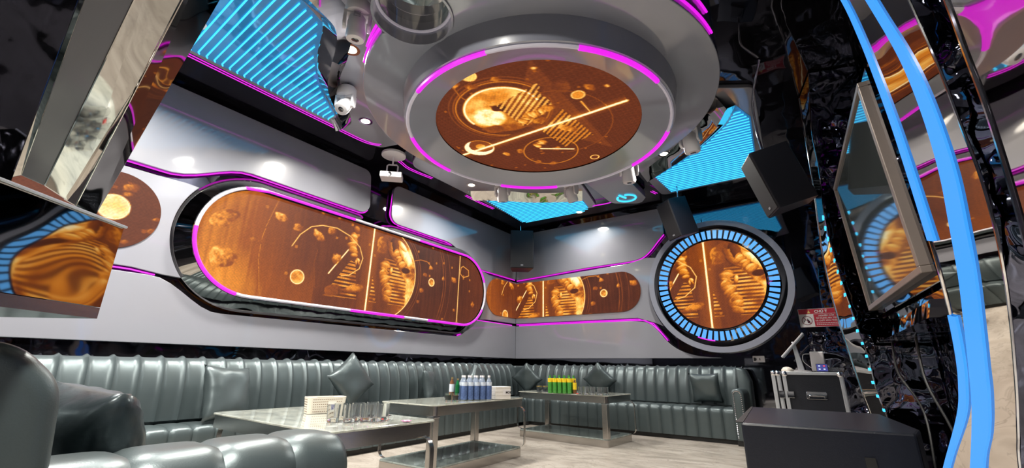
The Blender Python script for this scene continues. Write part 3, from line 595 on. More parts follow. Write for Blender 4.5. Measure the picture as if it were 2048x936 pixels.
R_MAIN = [(.22, 2.40, 3.9), (.32, 2.24, 3.4), (.395, 2.12, 2.85), (.432, 2.062, 2.474), (.462, 2.022, 2.195), (.478, 2.014, 2.019), (.488, 2.025, 1.825), (.49, 2.046, 1.63), (.483, 2.08, 1.451), (.478, 2.129, 1.28), (.471, 2.204, 1.114), (.466, 2.288, .962), (.462, 2.351, .858), (.453, 2.422, .75), (.431, 2.519, .605), (.39, 2.68, .3), (.37, 2.75, .01)]
R_FAR = [(.12, 2.60, 3.9), (.24, 2.40, 3.4), (.33, 2.25, 2.9), (.364, 2.179, 2.6), (.381, 2.148, 2.354), (.39, 2.134, 2.158), (.401, 2.139, 1.937), (.409, 2.153, 1.715), (.415, 2.169, 1.509), (.422, 2.199, 1.318), (.427, 2.25, 1.157), (.429, 2.316, 1.015), (.425, 2.38, .908), (.411, 2.461, .796), (.354, 2.644, .576), (.29, 2.85, .3), (.26, 2.95, .01)]
def mirror_rib(label, ln, lf, seed=0):
    t = thing('mirrored_rib', label, 'wall rib', (.6, ln[-1][1], 0)); n3, f3 = [catmull3(l, 5) for l in (ln, lf)]
    rows = [[tuple(n*(1-k/5)+f*(k/5)) for k in range(6)] for n, f in zip(n3, f3)]
    b = MB()
    for a_, c_ in zip(rows[:-1], rows[1:]): b.loft(a_, c_, False)
    b.build('rib_face', M['rib_mirror'], t, smooth=1)
    for l in (n3, f3):
        b = MB(); b.loft([tuple(p_) for p_ in l], [(XR-.01, p_.y+.12, p_.z) for p_ in l], False); b.build('rib_side', M['wavy_black'], t)
        MB().tube([tuple(p_+Vector((-.003, 0, 0))) for p_ in l], .005, 6).build('rib_edge', M['chrome'], t, smooth=1)
    return t, n3, f3
def catmull3(P, n=6):
    P = [Vector(p) for p in P]; out = []
    for i in range(len(P)-1):
        a, b, c, d = P[max(i-1, 0)], P[i], P[i+1], P[min(i+2, len(P)-1)]
        for k in range(n):
            t = k/n; out.append(.5*((2*b)+(c-a)*t+(2*a-5*b+4*c-d)*t*t+(-a+3*b-3*c+d)*t**3))
    out.append(P[-1]); return out
t, n3, f3 = mirror_rib('tall curved mirror rib with two blue light tapes, nearest on the right', R_NEAR, R_FAR)
m3 = catmull3(R_MAIN, 5)
def tape3(cen, w0, w1, parent, z0, z1, o=.012):
    idx = [i for i, p_ in enumerate(m3) if z0 <= p_.z <= z1]; b = MB(); A_ = []; B_ = []; A2 = []; B2 = []
    for i in idx:
        w_ = (f3[i]-n3[i]).normalized(); dn = (m3[min(i+1, len(m3)-1)]-m3[i-1]).normalized(); nr = w_.cross(dn).normalized()
        if nr.x > 0: nr = -nr
        c_ = cen[i]; A_.append(c_+w_*w0+nr*o); B_.append(c_+w_*w1+nr*o); A2.append(c_+w_*w0-nr*.004); B2.append(c_+w_*w1-nr*.004)
    b.loft(A_, B_, False); b.loft(A_, A2, False); b.loft(B_, B2, False); b.build('light_tape', M['led_blue'], parent)
tape3(m3, -.027, .027, t, .03, 3.85); tape3(f3, -.022, .004, t, 1.36, 3.85); tape3(f3, -.022, .004, t, .2, 1.14)
def tape(y0, y1, prof, o, parent, z0=0, z1=9, name='light_tape', m='led_blue'):
    pr = [(x, z) for x, z in prof if z0 <= z <= z1]; b = MB()
    a = [(x-o, y0, z) for x, z in pr]; c = [(x-o, y1, z) for x, z in pr]; a2 = [(x+.004, y0, z) for x, z in pr]; c2_ = [(x+.004, y1, z) for x, z in pr]
    b.loft(a, c, False); b.loft(a, a2, False); b.loft(c, c2_, False); return b.build(name, M[m], parent)
N3 = [(.40, 1.2, 3.6), (.48, 1.2, 2.6), (.515, 1.215, 2.0), (.527, 1.235, 1.707), (.527, 1.249, 1.588), (.526, 1.258, 1.474), (.523, 1.268, 1.368), (.519, 1.276, 1.277), (.514, 1.283, 1.2), (.508, 1.296, 1.108), (.5, 1.315, 1.012), (.491, 1.342, .908), (.477, 1.374, .797), (.44, 1.46, .4), (.42, 1.5, .01)]
F3_ = [(.36, 1.42, 3.6), (.41, 1.40, 2.8), (.43, 1.40, 2.25), (.435, 1.401, 1.904), (.436, 1.405, 1.743), (.438, 1.409, 1.596), (.437, 1.416, 1.461), (.434, 1.422, 1.347), (.43, 1.427, 1.252), (.424, 1.438, 1.139), (.415, 1.457, 1.022), (.404, 1.486, .897), (.387, 1.52, .763), (.34, 1.6, .4), (.32, 1.65, .01)]
mirror_rib('curved mirror rib at the extreme right edge, without light tape', N3, F3_)
t = thing('dark_rib_infill', 'dark glossy strip between the two nearest mirror ribs', 'wall panel', (.68, 1.75, 0))
MB().prism([(1.68, .02), (1.93, .02), (1.93, 3.85), (1.68, 3.85)], lambda u, v, o: (.72+o, u, v), 0, .03).build('strip_face', M['wavy_black'], t)
FARP = catmull([(.38, 3.9), (.30, 3.25), (.29, 2.85), (.25, 2.3), (.265, 1.85), (.30, 1.43), (.335, 1.1), (.345, .78), (.39, .5), (.43, .01)], 5)
FN = [(.38, 4.8, 3.9), (.30, 4.8, 3.25), (.29, 4.8, 2.85), (.25, 4.8, 2.3), (.265, 4.8, 1.85), (.30, 4.8, 1.43), (.335, 4.8, 1.1), (.345, 4.8, .78), (.39, 4.8, .5), (.43, 4.8, .01)]
FF = [(.28, 5.25, 3.9), (.25, 5.25, 3.25), (.235, 5.25, 2.85), (.20, 5.25, 2.3), (.19, 5.25, 1.85), (.205, 5.25, 1.43), (.235, 5.25, 1.1), (.265, 5.25, .78), (.30, 5.25, .5), (.33, 5.25, .01)]
t, _n, _f = mirror_rib('far mirror rib with a ladder of cyan lights, beyond the television', FN, FF)
for z in rng(.55, 2.35, 17):
    x = next(a for a, zz in FARP if zz <= z)
    MB().box((x-.012, 4.84, z), (.012, .10, .022)).build('light_rung', M['led_cyan'], t)
MB().tube([tuple(p_) for p_ in _f if .75 < p_.z < 3.0], .0032, 6).build('light_tape', M['led_cyan'], t)
# framed screen
nb, ft, fb, nt = Vector((.47, 2.738, 1.402)), Vector((.346, 4.453, 2.494)), Vector((.393, 4.466, 1.419)), Vector((.423, 2.725, 2.476))
ux = (fb-nb).normalized(); vx = (nt-nb).normalized(); nx = vx.cross(ux).normalized()
if nx.x > 0: nx = -nx
wd, hg = (fb-nb).length, (nt-nb).length
t = thing('wall_television', 'large dark television with taupe frame leaning forward on the right wall', 'television', tuple(nb))
fT = lambda u, v, o: tuple(nb+ux*u+vx*v+nx*o)
for a_, c_ in (((0, 0), (wd, .035)), ((0, hg-.03), (wd, hg)), ((0, .035), (.045, hg-.03)), ((wd-.03, .035), (wd, hg-.03))):
    MB().prism([(a_[0], a_[1]), (c_[0], a_[1]), (c_[0], c_[1]), (a_[0], c_[1])], fT, -.05, .012).build('frame_bar', M['tv_frame'], t, bevel=.004)
MB().prism([(.04, .03), (wd-.025, .03), (wd-.025, hg-.025), (.04, hg-.025)], fT, -.04, .0).build('screen', M['tv_glass'], t)
MB().prism([(.02, .02), (wd-.02, .02), (wd-.02, hg-.02), (.02, hg-.02)], fT, -.10, -.05).build('back_shell', M['black_plastic'], t)
t = thing('screen_surround', 'stepped dark mirror frame around the television', 'frame', tuple(nb))
for k, (g, o, m) in enumerate(((.05, -.03, 'black_mirror'), (.12, -.07, 'steel_mirror'), (.16, -.11, 'black_mirror'))):
    q = [(-g, -g), (wd+g, -g), (wd+g, hg+g), (-g, hg+g)]; g2 = g-.055; q2 = [(-g2, -g2), (wd+g2, -g2), (wd+g2, hg+g2), (-g2, hg+g2)]
    b = MB(); b.loft([fT(u, v, o) for u, v in q], [fT(u, v, o) for u, v in q2]); b.loft([fT(u, v, o) for u, v in q], [fT(u, v, o-.06) for u, v in q]); b.loft([fT(u, v, o) for u, v in q2], [fT(u, v, o-.06) for u, v in q2]); b.build('frame_step', M[m], t)
t = thing('mirrored_sill', 'narrow mirrored ledge below the television', 'ledge', (.6, 3.6, 1.2))
b = MB(); b.add([(.42, 2.47, 1.245), (.42, 4.78, 1.255), (.77, 4.78, 1.255), (.77, 2.47, 1.245), (.40, 2.47, 1.17), (.40, 4.78, 1.18), (.77, 4.78, 1.18), (.77, 2.47, 1.17)], [(0, 1, 2, 3), (4, 5, 6, 7), (0, 1, 5, 4), (0, 4, 7, 3), (1, 2, 6, 5)]); b.build('ledge_body', M['wavy_mirror'], t)
# hanging leads on the right wall
for k, (pts, lb) in enumerate([([(.46, 4.3, 1.16), (.44, 4.2, .95), (.5, 4.0, .7), (.47, 3.9, .3), (.5, 3.9, .02)], 'dark cable hanging below the mirrored ledge, farther one'), ([(.5, 3.6, 1.16), (.48, 3.5, .9), (.53, 3.42, .6), (.5, 3.36, .25), (.52, 3.3, .02)], 'dark cable hanging below the mirrored ledge, nearer one')]):
    tag(MB().tube(catmull(pts, 6), .007, 6).build('cable', M['cable'], smooth=1), lb, 'cable')

# ------------------------------------------------------------------ near-left mirrored structures
def slab(name, label, quad, m, n, th=.05, cat='wall fin'):
    n = Vector(n).normalized(); a = [Vector(q) for q in quad]; b = MB(); b.loft(a, [p_-n*th for p_ in a]); k = len(a)
    b.add(a+[p_-n*th for p_ in a], [tuple(range(k)), tuple(range(2*k-1, k-1, -1))])
    return tag(b.build(name, M[m], bevel=.004), label, cat)
nE = Vector((.529, .516, -.673))
slab('mirrored_fin', 'sloping mirror fin at upper left reflecting the floor', [(-1.452, .187, 2.19), (-1.431, .296, 2.291), (-2.387, .318, 1.556), (-2.257, .205, 1.572)], 'steel_mirror', nE)
slab('mirrored_fin', 'narrow sloping mirror fin reflecting the orange screens, at the right of the wider one', [(-1.453, .303, 2.312), (-1.506, .431, 2.487), (-2.499, .403, 1.554), (-2.340, .313, 1.544)], 'wavy_mirror', (.414, .783, -.464))
slab('grey_fin', 'sloping satin grey fin left of the sloping mirror', [(-1.475, .071, 2.084), (-1.452, .187, 2.19), (-2.257, .205, 1.572), (-2.189, .134, 1.571)], 'fin', nE)
def shift(q, s): return [tuple(Vector((0, 0, .95))+(Vector(p_)-Vector((0, 0, .95)))*s) for p_ in q]
slab('mirrored_trim', 'thin bright mirror trim between black fin and grey fin', shift([(-1.475, .04, 2.02), (-1.475, .085, 2.084), (-2.189, .142, 1.571), (-2.20, .112, 1.55)], .98), 'steel_mirror', (.6, .7, -.3), .02)
slab('black_fin', 'black glossy fin at the far upper left corner', [(-1.539, -.106, 1.878), (-1.458, .076, 2.003), (-1.738, .099, 1.407), (-1.746, .035, 1.385)], 'black_gloss', (.8, .55, -.2), .04)
t = thing('mirrored_box', 'hanging wavy-mirror box at the left edge with a pale underside', 'box', (-1.6, .2, 1.09))
nF = Vector((.79, .61, 0)).normalized(); side = Vector((-.61, .79, 0)); c0 = Vector((-1.565, .317, 0)); c1_ = c0-side*.42
dpt = -nF*.55; z0, z1 = 1.092, 1.318
b = MB(); nseg = 24; zs = 10; fr = [[tuple(c1_+(c0-c1_)*(i/nseg)+Vector((0, 0, z0+(z1-z0)*j/zs))) for i in range(nseg+1)] for j in range(zs+1)]
for j in range(zs): b.loft(fr[j], fr[j+1], False)
b.build('mirror_front', M['wavy_mirror'], t, smooth=1)
b = MB(); q = [c0+Vector((0, 0, z0)), c0+dpt+Vector((0, 0, z0)), c1_+dpt+Vector((0, 0, z0)), c1_+Vector((0, 0, z0))]; q2 = [p_+Vector((0, 0, z1-z0)) for p_ in q]
b.add(q+q2, [(4, 5, 6, 7), (0, 1, 5, 4), (2, 3, 7, 6)]); b.build('box_shell', M['steel_mirror'], t)
b = MB(); b.add([p_-Vector((0, 0, .002)) for p_ in q]+[p_-Vector((0, 0, .03)) for p_ in q], [(0, 1, 2, 3), (4, 5, 6, 7), (0, 1, 5, 4), (1, 2, 6, 5), (2, 3, 7, 6), (3, 0, 4, 7)]); b.build('underside', M['brushed'], t)
MB().tube([c0+Vector((.004, .004, z1)), c1_+Vector((.004, .004, z1))], .004, 6).build('top_edge', M['aluminium'], t)

# ------------------------------------------------------------------ sofas
def channel_mesh(prof, width=.17, bulge=.021, nt=8, m='leather', name='pad'):
    # prof: list of (d, z) in the plane across the seat; the pad is local: x = width axis, y = -d (towards the wall)
    b = MB(); n = len(prof); N_ = []
    for i in range(n):
        t_ = Vector((prof[min(i+1, n-1)][0]-prof[max(i-1, 0)][0], prof[min(i+1, n-1)][1]-prof[max(i-1, 0)][1])).normalized(); N_.append((t_.y, -t_.x))
    cols = []
    for k in range(nt+1):
        s_ = 2*k/nt-1; h = -bulge*abs(s_)**6
        cols.append([(s_*width/2, prof[i][0]+N_[i][0]*h, prof[i][1]+N_[i][1]*h) for i in range(n)])
    for a_, c_ in zip(cols[:-1], cols[1:]): b.loft(a_, c_, False)
    return b
BACKP = catmull([(.46, .47), (.455, .60), (.44, .74), (.405, .87), (.355, .965), (.30, 1.0), (.22, .998), (.15, .97)], 3)   # d from wall plane x=A, outward is +
BACKP = [(d, z) for d, z in BACKP]
SEATP = catmull([(.44, .445), (.60, .458), (.78, .458), (.855, .445), (.882, .405), (.885, .33), (.885, .2), (.885, .06)], 3)
def orient(prof_b):   # make sure normals used for the bulge point outwards
    return prof_b
def _proto(prof, name):
    b = channel_mesh(prof, .17); o = b.build(name, M['leather'], None, smooth=1.2, world=False); return o
pb = _proto(BACKP[::-1], 'back_channel'); ps = _proto(SEATP[::-1], 'seat_channel')
def sofa(label, start, ddir, ndir, nb_, n0=0, seat=None, back=None, ends=(False, False), group=None):
    # start: point on the wall line; ddir: unit direction along the sofa; ndir: unit direction into the room
    ddir = Vector(ddir); ndir = Vector(ndir); L_ = nb_*.17
    t = thing('sofa', label, 'sofa', tuple(start)); rotz = math.atan2(ddir.y, ddir.x)
    flip = 1 if Vector((0, 0, 1)).cross(ddir).dot(ndir) > 0 else -1
    s0, s1 = seat if seat else (0, nb_); k0, k1 = back if back else (0, nb_)
    for src, a_, e_ in ((pb, k0, k1), (ps, s0, s1)):
        for k in range(a_, e_):
            o = src.copy(); COL.objects.link(o); o.parent = t
            o.location = ddir*((k+.5)*.17); o.rotation_euler = (0, 0, rotz); 
            if flip < 0: o.rotation_euler = (0, 0, rotz+PI); 
    def bx(name, a_, e_, d0, d1, z0_, z1_, m):
        P0 = Vector(start); mid = P0+ddir*(a_+e_)*.085+ndir*((d0+d1)/2); b = MB()
        dims = Vector((abs(ddir.x)*(e_-a_)*.17+abs(ndir.x)*(d1-d0), abs(ddir.y)*(e_-a_)*.17+abs(ndir.y)*(d1-d0), z1_-z0_)); b.box((mid.x, mid.y, (z0_+z1_)/2), dims); b.build(name, M[m], t)
    bx('back_frame', k0, k1, .06, .395, .06, .88, 'leather_dark'); bx('seat_base', s0, s1, .10, .855, .06, .425, 'leather_dark'); bx('plinth', s0, s1, .12, .84, 0, .06, 'plinth')
    return t
X0 = -5.29
# left row, from the near end to the corner
sofa('pewter channelled sofa section at the near end of the left wall', (X0, .34, 0), (0, 1, 0), (1, 0, 0), 5)
sofa('pewter channelled sofa section behind the nearest table, with a square pillow', (X0, 1.19, 0), (0, 1, 0), (1, 0, 0), 10)
sofa('pewter channelled sofa section behind the middle table on the left wall', (X0, 2.89, 0), (0, 1, 0), (1, 0, 0), 10)
sofa('pewter channelled sofa section just before the corner on the left wall', (X0, 4.59, 0), (0, 1, 0), (1, 0, 0), 12)
YB0 = 7.76
cs = sofa('pewter channelled corner sofa section behind the far table, left half of the far wall', (-5.14, YB0, 0), (1, 0, 0), (0, -1, 0), 12, seat=(4, 12), back=(2, 12))
for k in range(4):
    for src, okk in ((pb, k < 3), (ps, k < 2)):
        if okk:
            o = src.copy(); COL.objects.link(o); o.parent = cs; o.rotation_euler = (0, 0, -PI/2)
            o.location = Vector((X0+5.14, 6.715+k*.17-YB0, 0))
MB().box((-4.7, 7.08, .25), (.6, .42, .38)).build('corner_seat', M['leather'], cs, bevel=.03)
MB().prism(fillet([(-5.25, 7.1), (-4.86, 7.12), (-4.78, 7.34), (-4.78, 7.70), (-5.25, 7.70)], .03), lambda u, v, o: (u, v, o), .06, .99).build('corner_back', M['leather'], cs, bevel=.03)
MB().box((-4.63, 6.95, .03), (.5, .3, .06)).build('corner_plinth', M['plinth'], cs)
rs = sofa('pewter channelled sofa with rounded studded arm, right half of the far wall', (-3.10, YB0, 0), (1, 0, 0), (0, -1, 0), 12)
# rounded end of the back and the arm of the right sofa
MB().prism(fillet([(-1.06, .06), (-.90, .06), (-.885, .8), (-.94, .97), (-1.06, 1.0)], [0, 0, .06, .08, 0]), lambda u, v, o: (u, o, v), 7.30, 7.64).build('back_end', M['leather'], rs, bevel=.03, smooth=.9)
def arm(parent, x0, x1, y0, y1, z, top_r):
    pr = []; cx = (x0+x1)/2; hw = (x1-x0)/2
    pr = [(x0+.012, .06)]+[(cx-hw*1.05*math.cos(a_), z-top_r+top_r*math.sin(a_)) for a_ in rng(0, PI, 12)]+[(x1-.012, .06)]
    MB().prism(pr, lambda u, v, o: (u, o, v), y0, y1).build('arm', M['leather'], parent, bevel=.022, smooth=.9)
    b = MB()
    for k in range(22):
        z_ = .10+k*.0255
        for xx in (x0+.035+.0*k, x1-.03): b.lathe([(0, .007), (.006, .005), (.008, 0)], (xx, y0-.001, z_), 8, Matrix.Rotation(PI/2, 3, 'X'))
    for a_ in rng(.35, PI-.35, 9): b.lathe([(0, .007), (.006, .005), (.008, 0)], (cx-(hw-.035)*math.cos(a_), y0-.001, z-top_r+(top_r-.03)*math.sin(a_)), 8, Matrix.Rotation(PI/2, 3, 'X'))
    b.build('nail_studs', M['chrome'], parent, kind='stuff')
    MB().box((cx, (y0+y1)/2, .03), (x1-x0-.03, y1-y0-.04, .06)).build('arm_plinth', M['plinth'], parent)
arm(rs, -1.085, -.925, 6.78, 7.66, .715, .075)
# near sofa, its back along the near side, seen from beyond its arm
ns = sofa('nearest pewter sofa at the bottom left, seen past its padded arm', (-4.13, -.21, 0), (1, 0, 0), (0, 1, 0), 14)
pr = [(.27, .55), (.275, .70), (.265, .84), (.22, .945), (.15, .99), (.05, 1.0), (-.05, .97), (-.09, .9), (-.09, .3), (.27, .3)]
MB().prism(fillet([(-.14, .3), (-.14, .96), (-.02, 1.0), (.19, .995), (.285, .90), (.305, .72), (.295, .3)], [0, .05, .1, .13, .14, .12, 0]), lambda u, v, o: (o, u, v), -1.92, -1.49).build('back_end', M['leather'], ns, bevel=.05, bseg=4, smooth=1)
def arm_pad(y0, y1, rnd=False):
    b = MB(); cols = []; nn = 10; x0, x1 = -1.90, -1.545; zt = .705
    for k in range(nn+1):
        s_ = 2*k/nn-1; h = .012*(abs(s_)**5)
        if rnd and s_ > 0: h = .012*s_+.05*(1-math.sqrt(max(0, 1-s_**6)))
        w_ = (x1-x0)/2-h*.8; c_ = (x0+x1)/2; R = .12
        P = [(c_-w_, .25)]+[(c_-w_+R-R*math.cos(a_), zt-h-R+R*math.sin(a_)) for a_ in rng(0, PI/2, 7)]+[(c_+w_-R+R*math.sin(a_), zt-h-R+R*math.cos(a_)) for a_ in rng(0, PI/2, 7)]+[(c_+w_, .25), (c_+w_-.01, .06)]
        cols.append([(x, y0+(y1-y0)*k/nn, z) for x, z in P])
    for a_, c_ in zip(cols[:-1], cols[1:]): b.loft(a_, c_, False)
    if rnd: b.add(cols[-1], [tuple(range(len(cols[-1])))])
    b.build('arm_pad', M['leather'], ns, smooth=1.2)
for a_, c_ in ((.03, .256), (.256, .486), (.486, .716), (.716, .94)): arm_pad(a_, c_)
arm_pad(.94, 1.17, True)
for o in (pb, ps): D.objects.remove(o)

# pillows
def pillow_mesh(S=.46, T_=.075, seed=0, n=16):
    b = MB()
    def pt(i, j, sg):
        u = 2*i/n-1; v = 2*j/n-1; pin = 1-.07*(1-abs(u)**2.2)*0
        x = u*(1-.085*(1-v*v)**1.0*abs(u)**3); z = v*(1-.085*(1-u*u)**1.0*abs(v)**3)
        th = ((1-u**4)*(1-v**4))**.62*T_
        a_ = math.atan2(z, x); r_ = math.hypot(x, z); wr = math.sin(a_*26+seed+4*math.sin(a_*5+seed))*.006*max(0, r_-.45)*(1 if th > .003 else 0)*1.6
        wr += .006*math.sin(u*5+seed)*math.cos(v*4+seed*2)*(th/T_)
        return (x*S/2, sg*(th+wr), z*S/2)
    for sg in (-1, 1):
        rows = [[pt(i, j, sg) for i in range(n+1)] for j in range(n+1)]
        for a_, c_ in zip(rows[:-1], rows[1:]): b.loft(a_, c_, False)
    return b
def pillow(label, loc, rotz, tilt, spin, seed, S=.46, T_=.075, m='leather_dark'):
    b = pillow_mesh(S, T_, seed); o = b.build('pillow', M[m], None, smooth=2, world=False)
    o.matrix_world = Matrix.Translation(loc) @ Matrix.Rotation(rotz, 4, 'Z') @ Matrix.Rotation(tilt, 4, 'X') @ Matrix.Rotation(spin, 4, 'Y')
    return tag(o, label, 'pillow', None)
H = PI/2
# local +/-y is the pillow's face; rotz turns it, tilt leans it back
pillow('square pewter pillow on the left sofa, left of the nearest table', (-4.60, 1.98, .695), H+.35, -.28, .06, 1, .50, m='leather')
pillow('pewter pillow standing on its point behind the tissue boxes, left wall', (-4.63, 3.33, .785), H+.1, -.25, PI/4+.15, 2, .50, m='leather')
pillow('pewter pillow turned edge-on at mid-length of the left sofa row', (-4.68, 4.68, .70), H+.55, -.22, .02, 3, .43, m='leather')
pillow('pewter pillow on its point behind the water bottles', (-4.72, 5.80, .755), H+.1, -.25, PI/4, 4, .42, m='leather')
pillow('pewter pillow on its point in the room corner', (-4.55, 7.06, .765), .25, .22, PI/4+.05, 5, .43, m='leather')
pillow('pewter pillow on its point above the row of tumblers, far wall', (-3.15, 7.17, .775), 0, .25, PI/4+.03, 6, .44, m='leather')
pillow('square pewter pillow beside the studded arm, far wall', (-1.47, 7.18, .70), -.06, .25, -.02, 7, .43, m='leather')
pillow('dark creased pillow behind the nearest sofa arm', (-2.12, .50, .675), .25, .30, .10, 8, .42, .11)

# ------------------------------------------------------------------ tables
def table(label, c, sx, sy, rot, diag):
    t = thing('coffee_table', label, 'table', (c[0], c[1], 0), (0, 0, rot))
    rect = lambda ex, r: fillet([(-sx/2-ex, -sy/2-ex), (sx/2+ex, -sy/2-ex), (sx/2+ex, sy/2+ex), (-sx/2-ex, sy/2+ex)], r, 6)
    I = lambda u, v, o: (u, v, o)
    MB().prism(rect(.006, .06), I, .608, .62).build('glass_top', M['table_top'], t, world=False, bevel=.003)
    MB().prism(rect(-.004, .055), I, .525, .608).build('apron', M['brushed'], t, world=False, smooth=.5)
    MB().prism(rect(-.02, .03), I, .0, .085).build('base_plinth', M['brushed'], t, world=False, smooth=.5)
    MB().prism(rect(-.022, .03), I, .085, .10).build('base_top', M['table_base'], t, world=False, bevel=.002)
    for i, (ax, ay) in enumerate(((-1, -1), (1, -1), (1, 1), (-1, 1))):
        px_, py_ = ax*(sx/2-.05), ay*(sy/2-.05)
        if (ax*ay > 0) == diag:
            MB().box((px_, py_, .3125), (.075, .075, .425)).build('leg', M['brushed'], t, world=False, bevel=.006)
            MB().box((px_, py_, .517), (.085, .085, .016)).build('leg_collar', M['chrome'], t, world=False, bevel=.002)
        else:
            r_ = .075; ex = ax*(sx/2-.02); ey = ay*(sy/2-.10); P = [(ex, .545), (ex+ax*.02, .53)]+[(ex+ax*(.02+r_*math.sin(a_)), .53-r_+r_*math.cos(a_)) for a_ in rng(.2, H, 5)]+[(ex+ax*(.02+r_), .20)]+[(ex+ax*(.02+r_*math.cos(a_)), .17-r_*math.sin(a_)*.9) for a_ in rng(0, H-.1, 5)]+[(ex, .098)]
            b = MB(); out = [(x, z) for x, z in P]; inn = [(x-ax*.007, z-.003) for x, z in P]
            for y_ in (ey-.016, ey+.016): pass
            a1_ = [(x, ey-.016, z) for x, z in out]; a2_ = [(x, ey+.016, z) for x, z in out]; b1_ = [(x, ey-.016, z) for x, z in inn]; b2_ = [(x, ey+.016, z) for x, z in inn]
            b.loft(a1_, a2_, False); b.loft(b1_, b2_, False); b.loft(a1_, b1_, False); b.loft(a2_, b2_, False); b.build('curved_strap', M['brushed'], t, world=False, smooth=.6)
    return t
table('marble-topped steel table nearest the viewer, carrying the glasses', (-2.895, 1.86), 1.5, .78, math.radians(-2.3), False)
t2 = table('marble-topped steel table in the middle, carrying the water bottles', (-3.295, 3.74), .74, 1.48, 0, False)
table('marble-topped steel table farthest away, carrying the green drinks', (-3.05, 5.98), 1.46, .78, math.radians(-4), False)

# ------------------------------------------------------------------ things on the tables
TT = .622
def grp_copy(proto, locs, labels, group, rots=None):
    outs = []
    for i, p_ in enumerate(locs):
        o = proto if i == 0 else copy_tree(proto)
        o.location = p_; o['label'] = labels[i] if isinstance(labels, list) else labels; o['group'] = group
        if rots: o.rotation_euler = (0, 0, rots[i])
        outs.append(o)
    return outs
def tumbler(h=.098, r=.04):
    t = thing('glass_tumbler', 'x', 'glass')
    MB().lathe([(0, 0), (r*.82, 0), (r*.86, .006), (r, h), (r-.003, h), (r*.83, .022), (0, .018)], seg=18).build('tumbler_body', M['glass'], t, world=False, smooth=.8)
    return t
g = tumbler()
spots = [(-2.52, 1.71), (-2.44, 1.77), (-2.49, 1.84), (-2.41, 1.87), (-2.58, 1.80), (-2.46, 1.94), (-2.38, 1.98), (-2.55, 1.91), (-2.53, 2.01), (-2.35, 1.90)]
grp_copy(g, [(x, y, TT) for x, y in spots], ['clear tumbler '+k+', nearest table' for k in ('nearest the viewer in the cluster', 'second along the front of the cluster', 'at the heart of the cluster', 'right of the cluster centre', 'left in the cluster, beside the pierced tissue box', 'behind the centre right of the cluster', 'farthest right of the cluster', 'behind the cluster centre', 'at the back of the cluster', 'third along the front of the cluster')], 'clear tumblers clustered on the nearest table')
g = tumbler(.10, .038)
spots = [(-2.70, 5.52), (-2.61, 5.50), (-2.52, 5.50), (-2.43, 5.52), (-2.66, 5.60), (-2.56, 5.59), (-2.47, 5.60), (-2.39, 5.62)]
grp_copy(g, [(x, y, TT) for x, y in spots], [k+' tumbler in the '+r_+' row on the farthest table' for r_ in ('front', 'back') for k in ('leftmost clear', 'second from left clear', 'third from left clear', 'rightmost clear')], 'clear tumblers in rows on the farthest table')
# pierced tissue box
t = thing('tissue_box', 'pale pink pierced plastic tissue box on the nearest table', 'tissue box', (-3.05, 1.99, TT), (0, 0, math.radians(72)))
sx_, sy_, h_ = .27, .14, .11
rr = lambda s_, z_, r=.025: [(x, y, z_) for x, y in fillet([(-sx_/2*s_, -sy_/2*s_), (sx_/2*s_, -sy_/2*s_), (sx_/2*s_, sy_/2*s_), (-sx_/2*s_, sy_/2*s_)], r, 5)]
b = MB(); b.loft(rr(.93, 0), rr(1, h_)); b.loft(rr(1, h_), rr(.97, h_)); b.loft(rr(.97, h_), rr(.96, h_-.006)); b.add(rr(.96, h_-.006), [tuple(range(24))]); b.add(rr(.93, 0), [tuple(range(24))]); b.build('box_body', M['cream_plastic'], t, world=False, smooth=.6)
MB().prism(fillet([(-.06, -.012), (.06, -.012), (.06, .012), (-.06, .012)], .011, 4), lambda u, v, o: (u, v, o), h_-.007, h_-.003).build('slot', M['black_plastic'], t, world=False)
MB().prism(fillet([(-.115, -.055), (.115, -.055), (.115, .055), (-.115, .055)], .02, 4), lambda u, v, o: (u, v, o), h_-.0065, h_-.005).build('top_insert', M['pinkish'], t, world=False)
b = MB()
for sgn in (-1, 1):
    for r_ in range(6):
        z_ = .014+r_*.016; k = .93+.07*z_/h_
        for c_ in range(15):
            x_ = -.098+c_*.014
            if sgn < 0 and x_ > .0 and x_ < .06 and 1 < r_ < 5: continue
            b.box((x_*k, sgn*(sy_/2*k+.0003), z_), (.007, .0015, .004))
        for c_ in range(6): b.box((sgn*(sx_/2*k+.0003), (-.038+c_*.015)*k, z_), (.0015, .007, .004))
b.build('piercings', M['brown_glass'], t, world=False, kind='stuff')
MB().box((.03, -sy_/2-.0006, .058), (.055, .002, .045)).build('barcode_label', M['white_card'], t, world=False)
b = MB()
for c_ in range(9): b.box((.012+c_*.0045, -sy_/2-.002, .052), (.0015+.001*(c_ % 3), .0008, .018))
b.build('barcode', M['display'], t, world=False, kind='stuff')
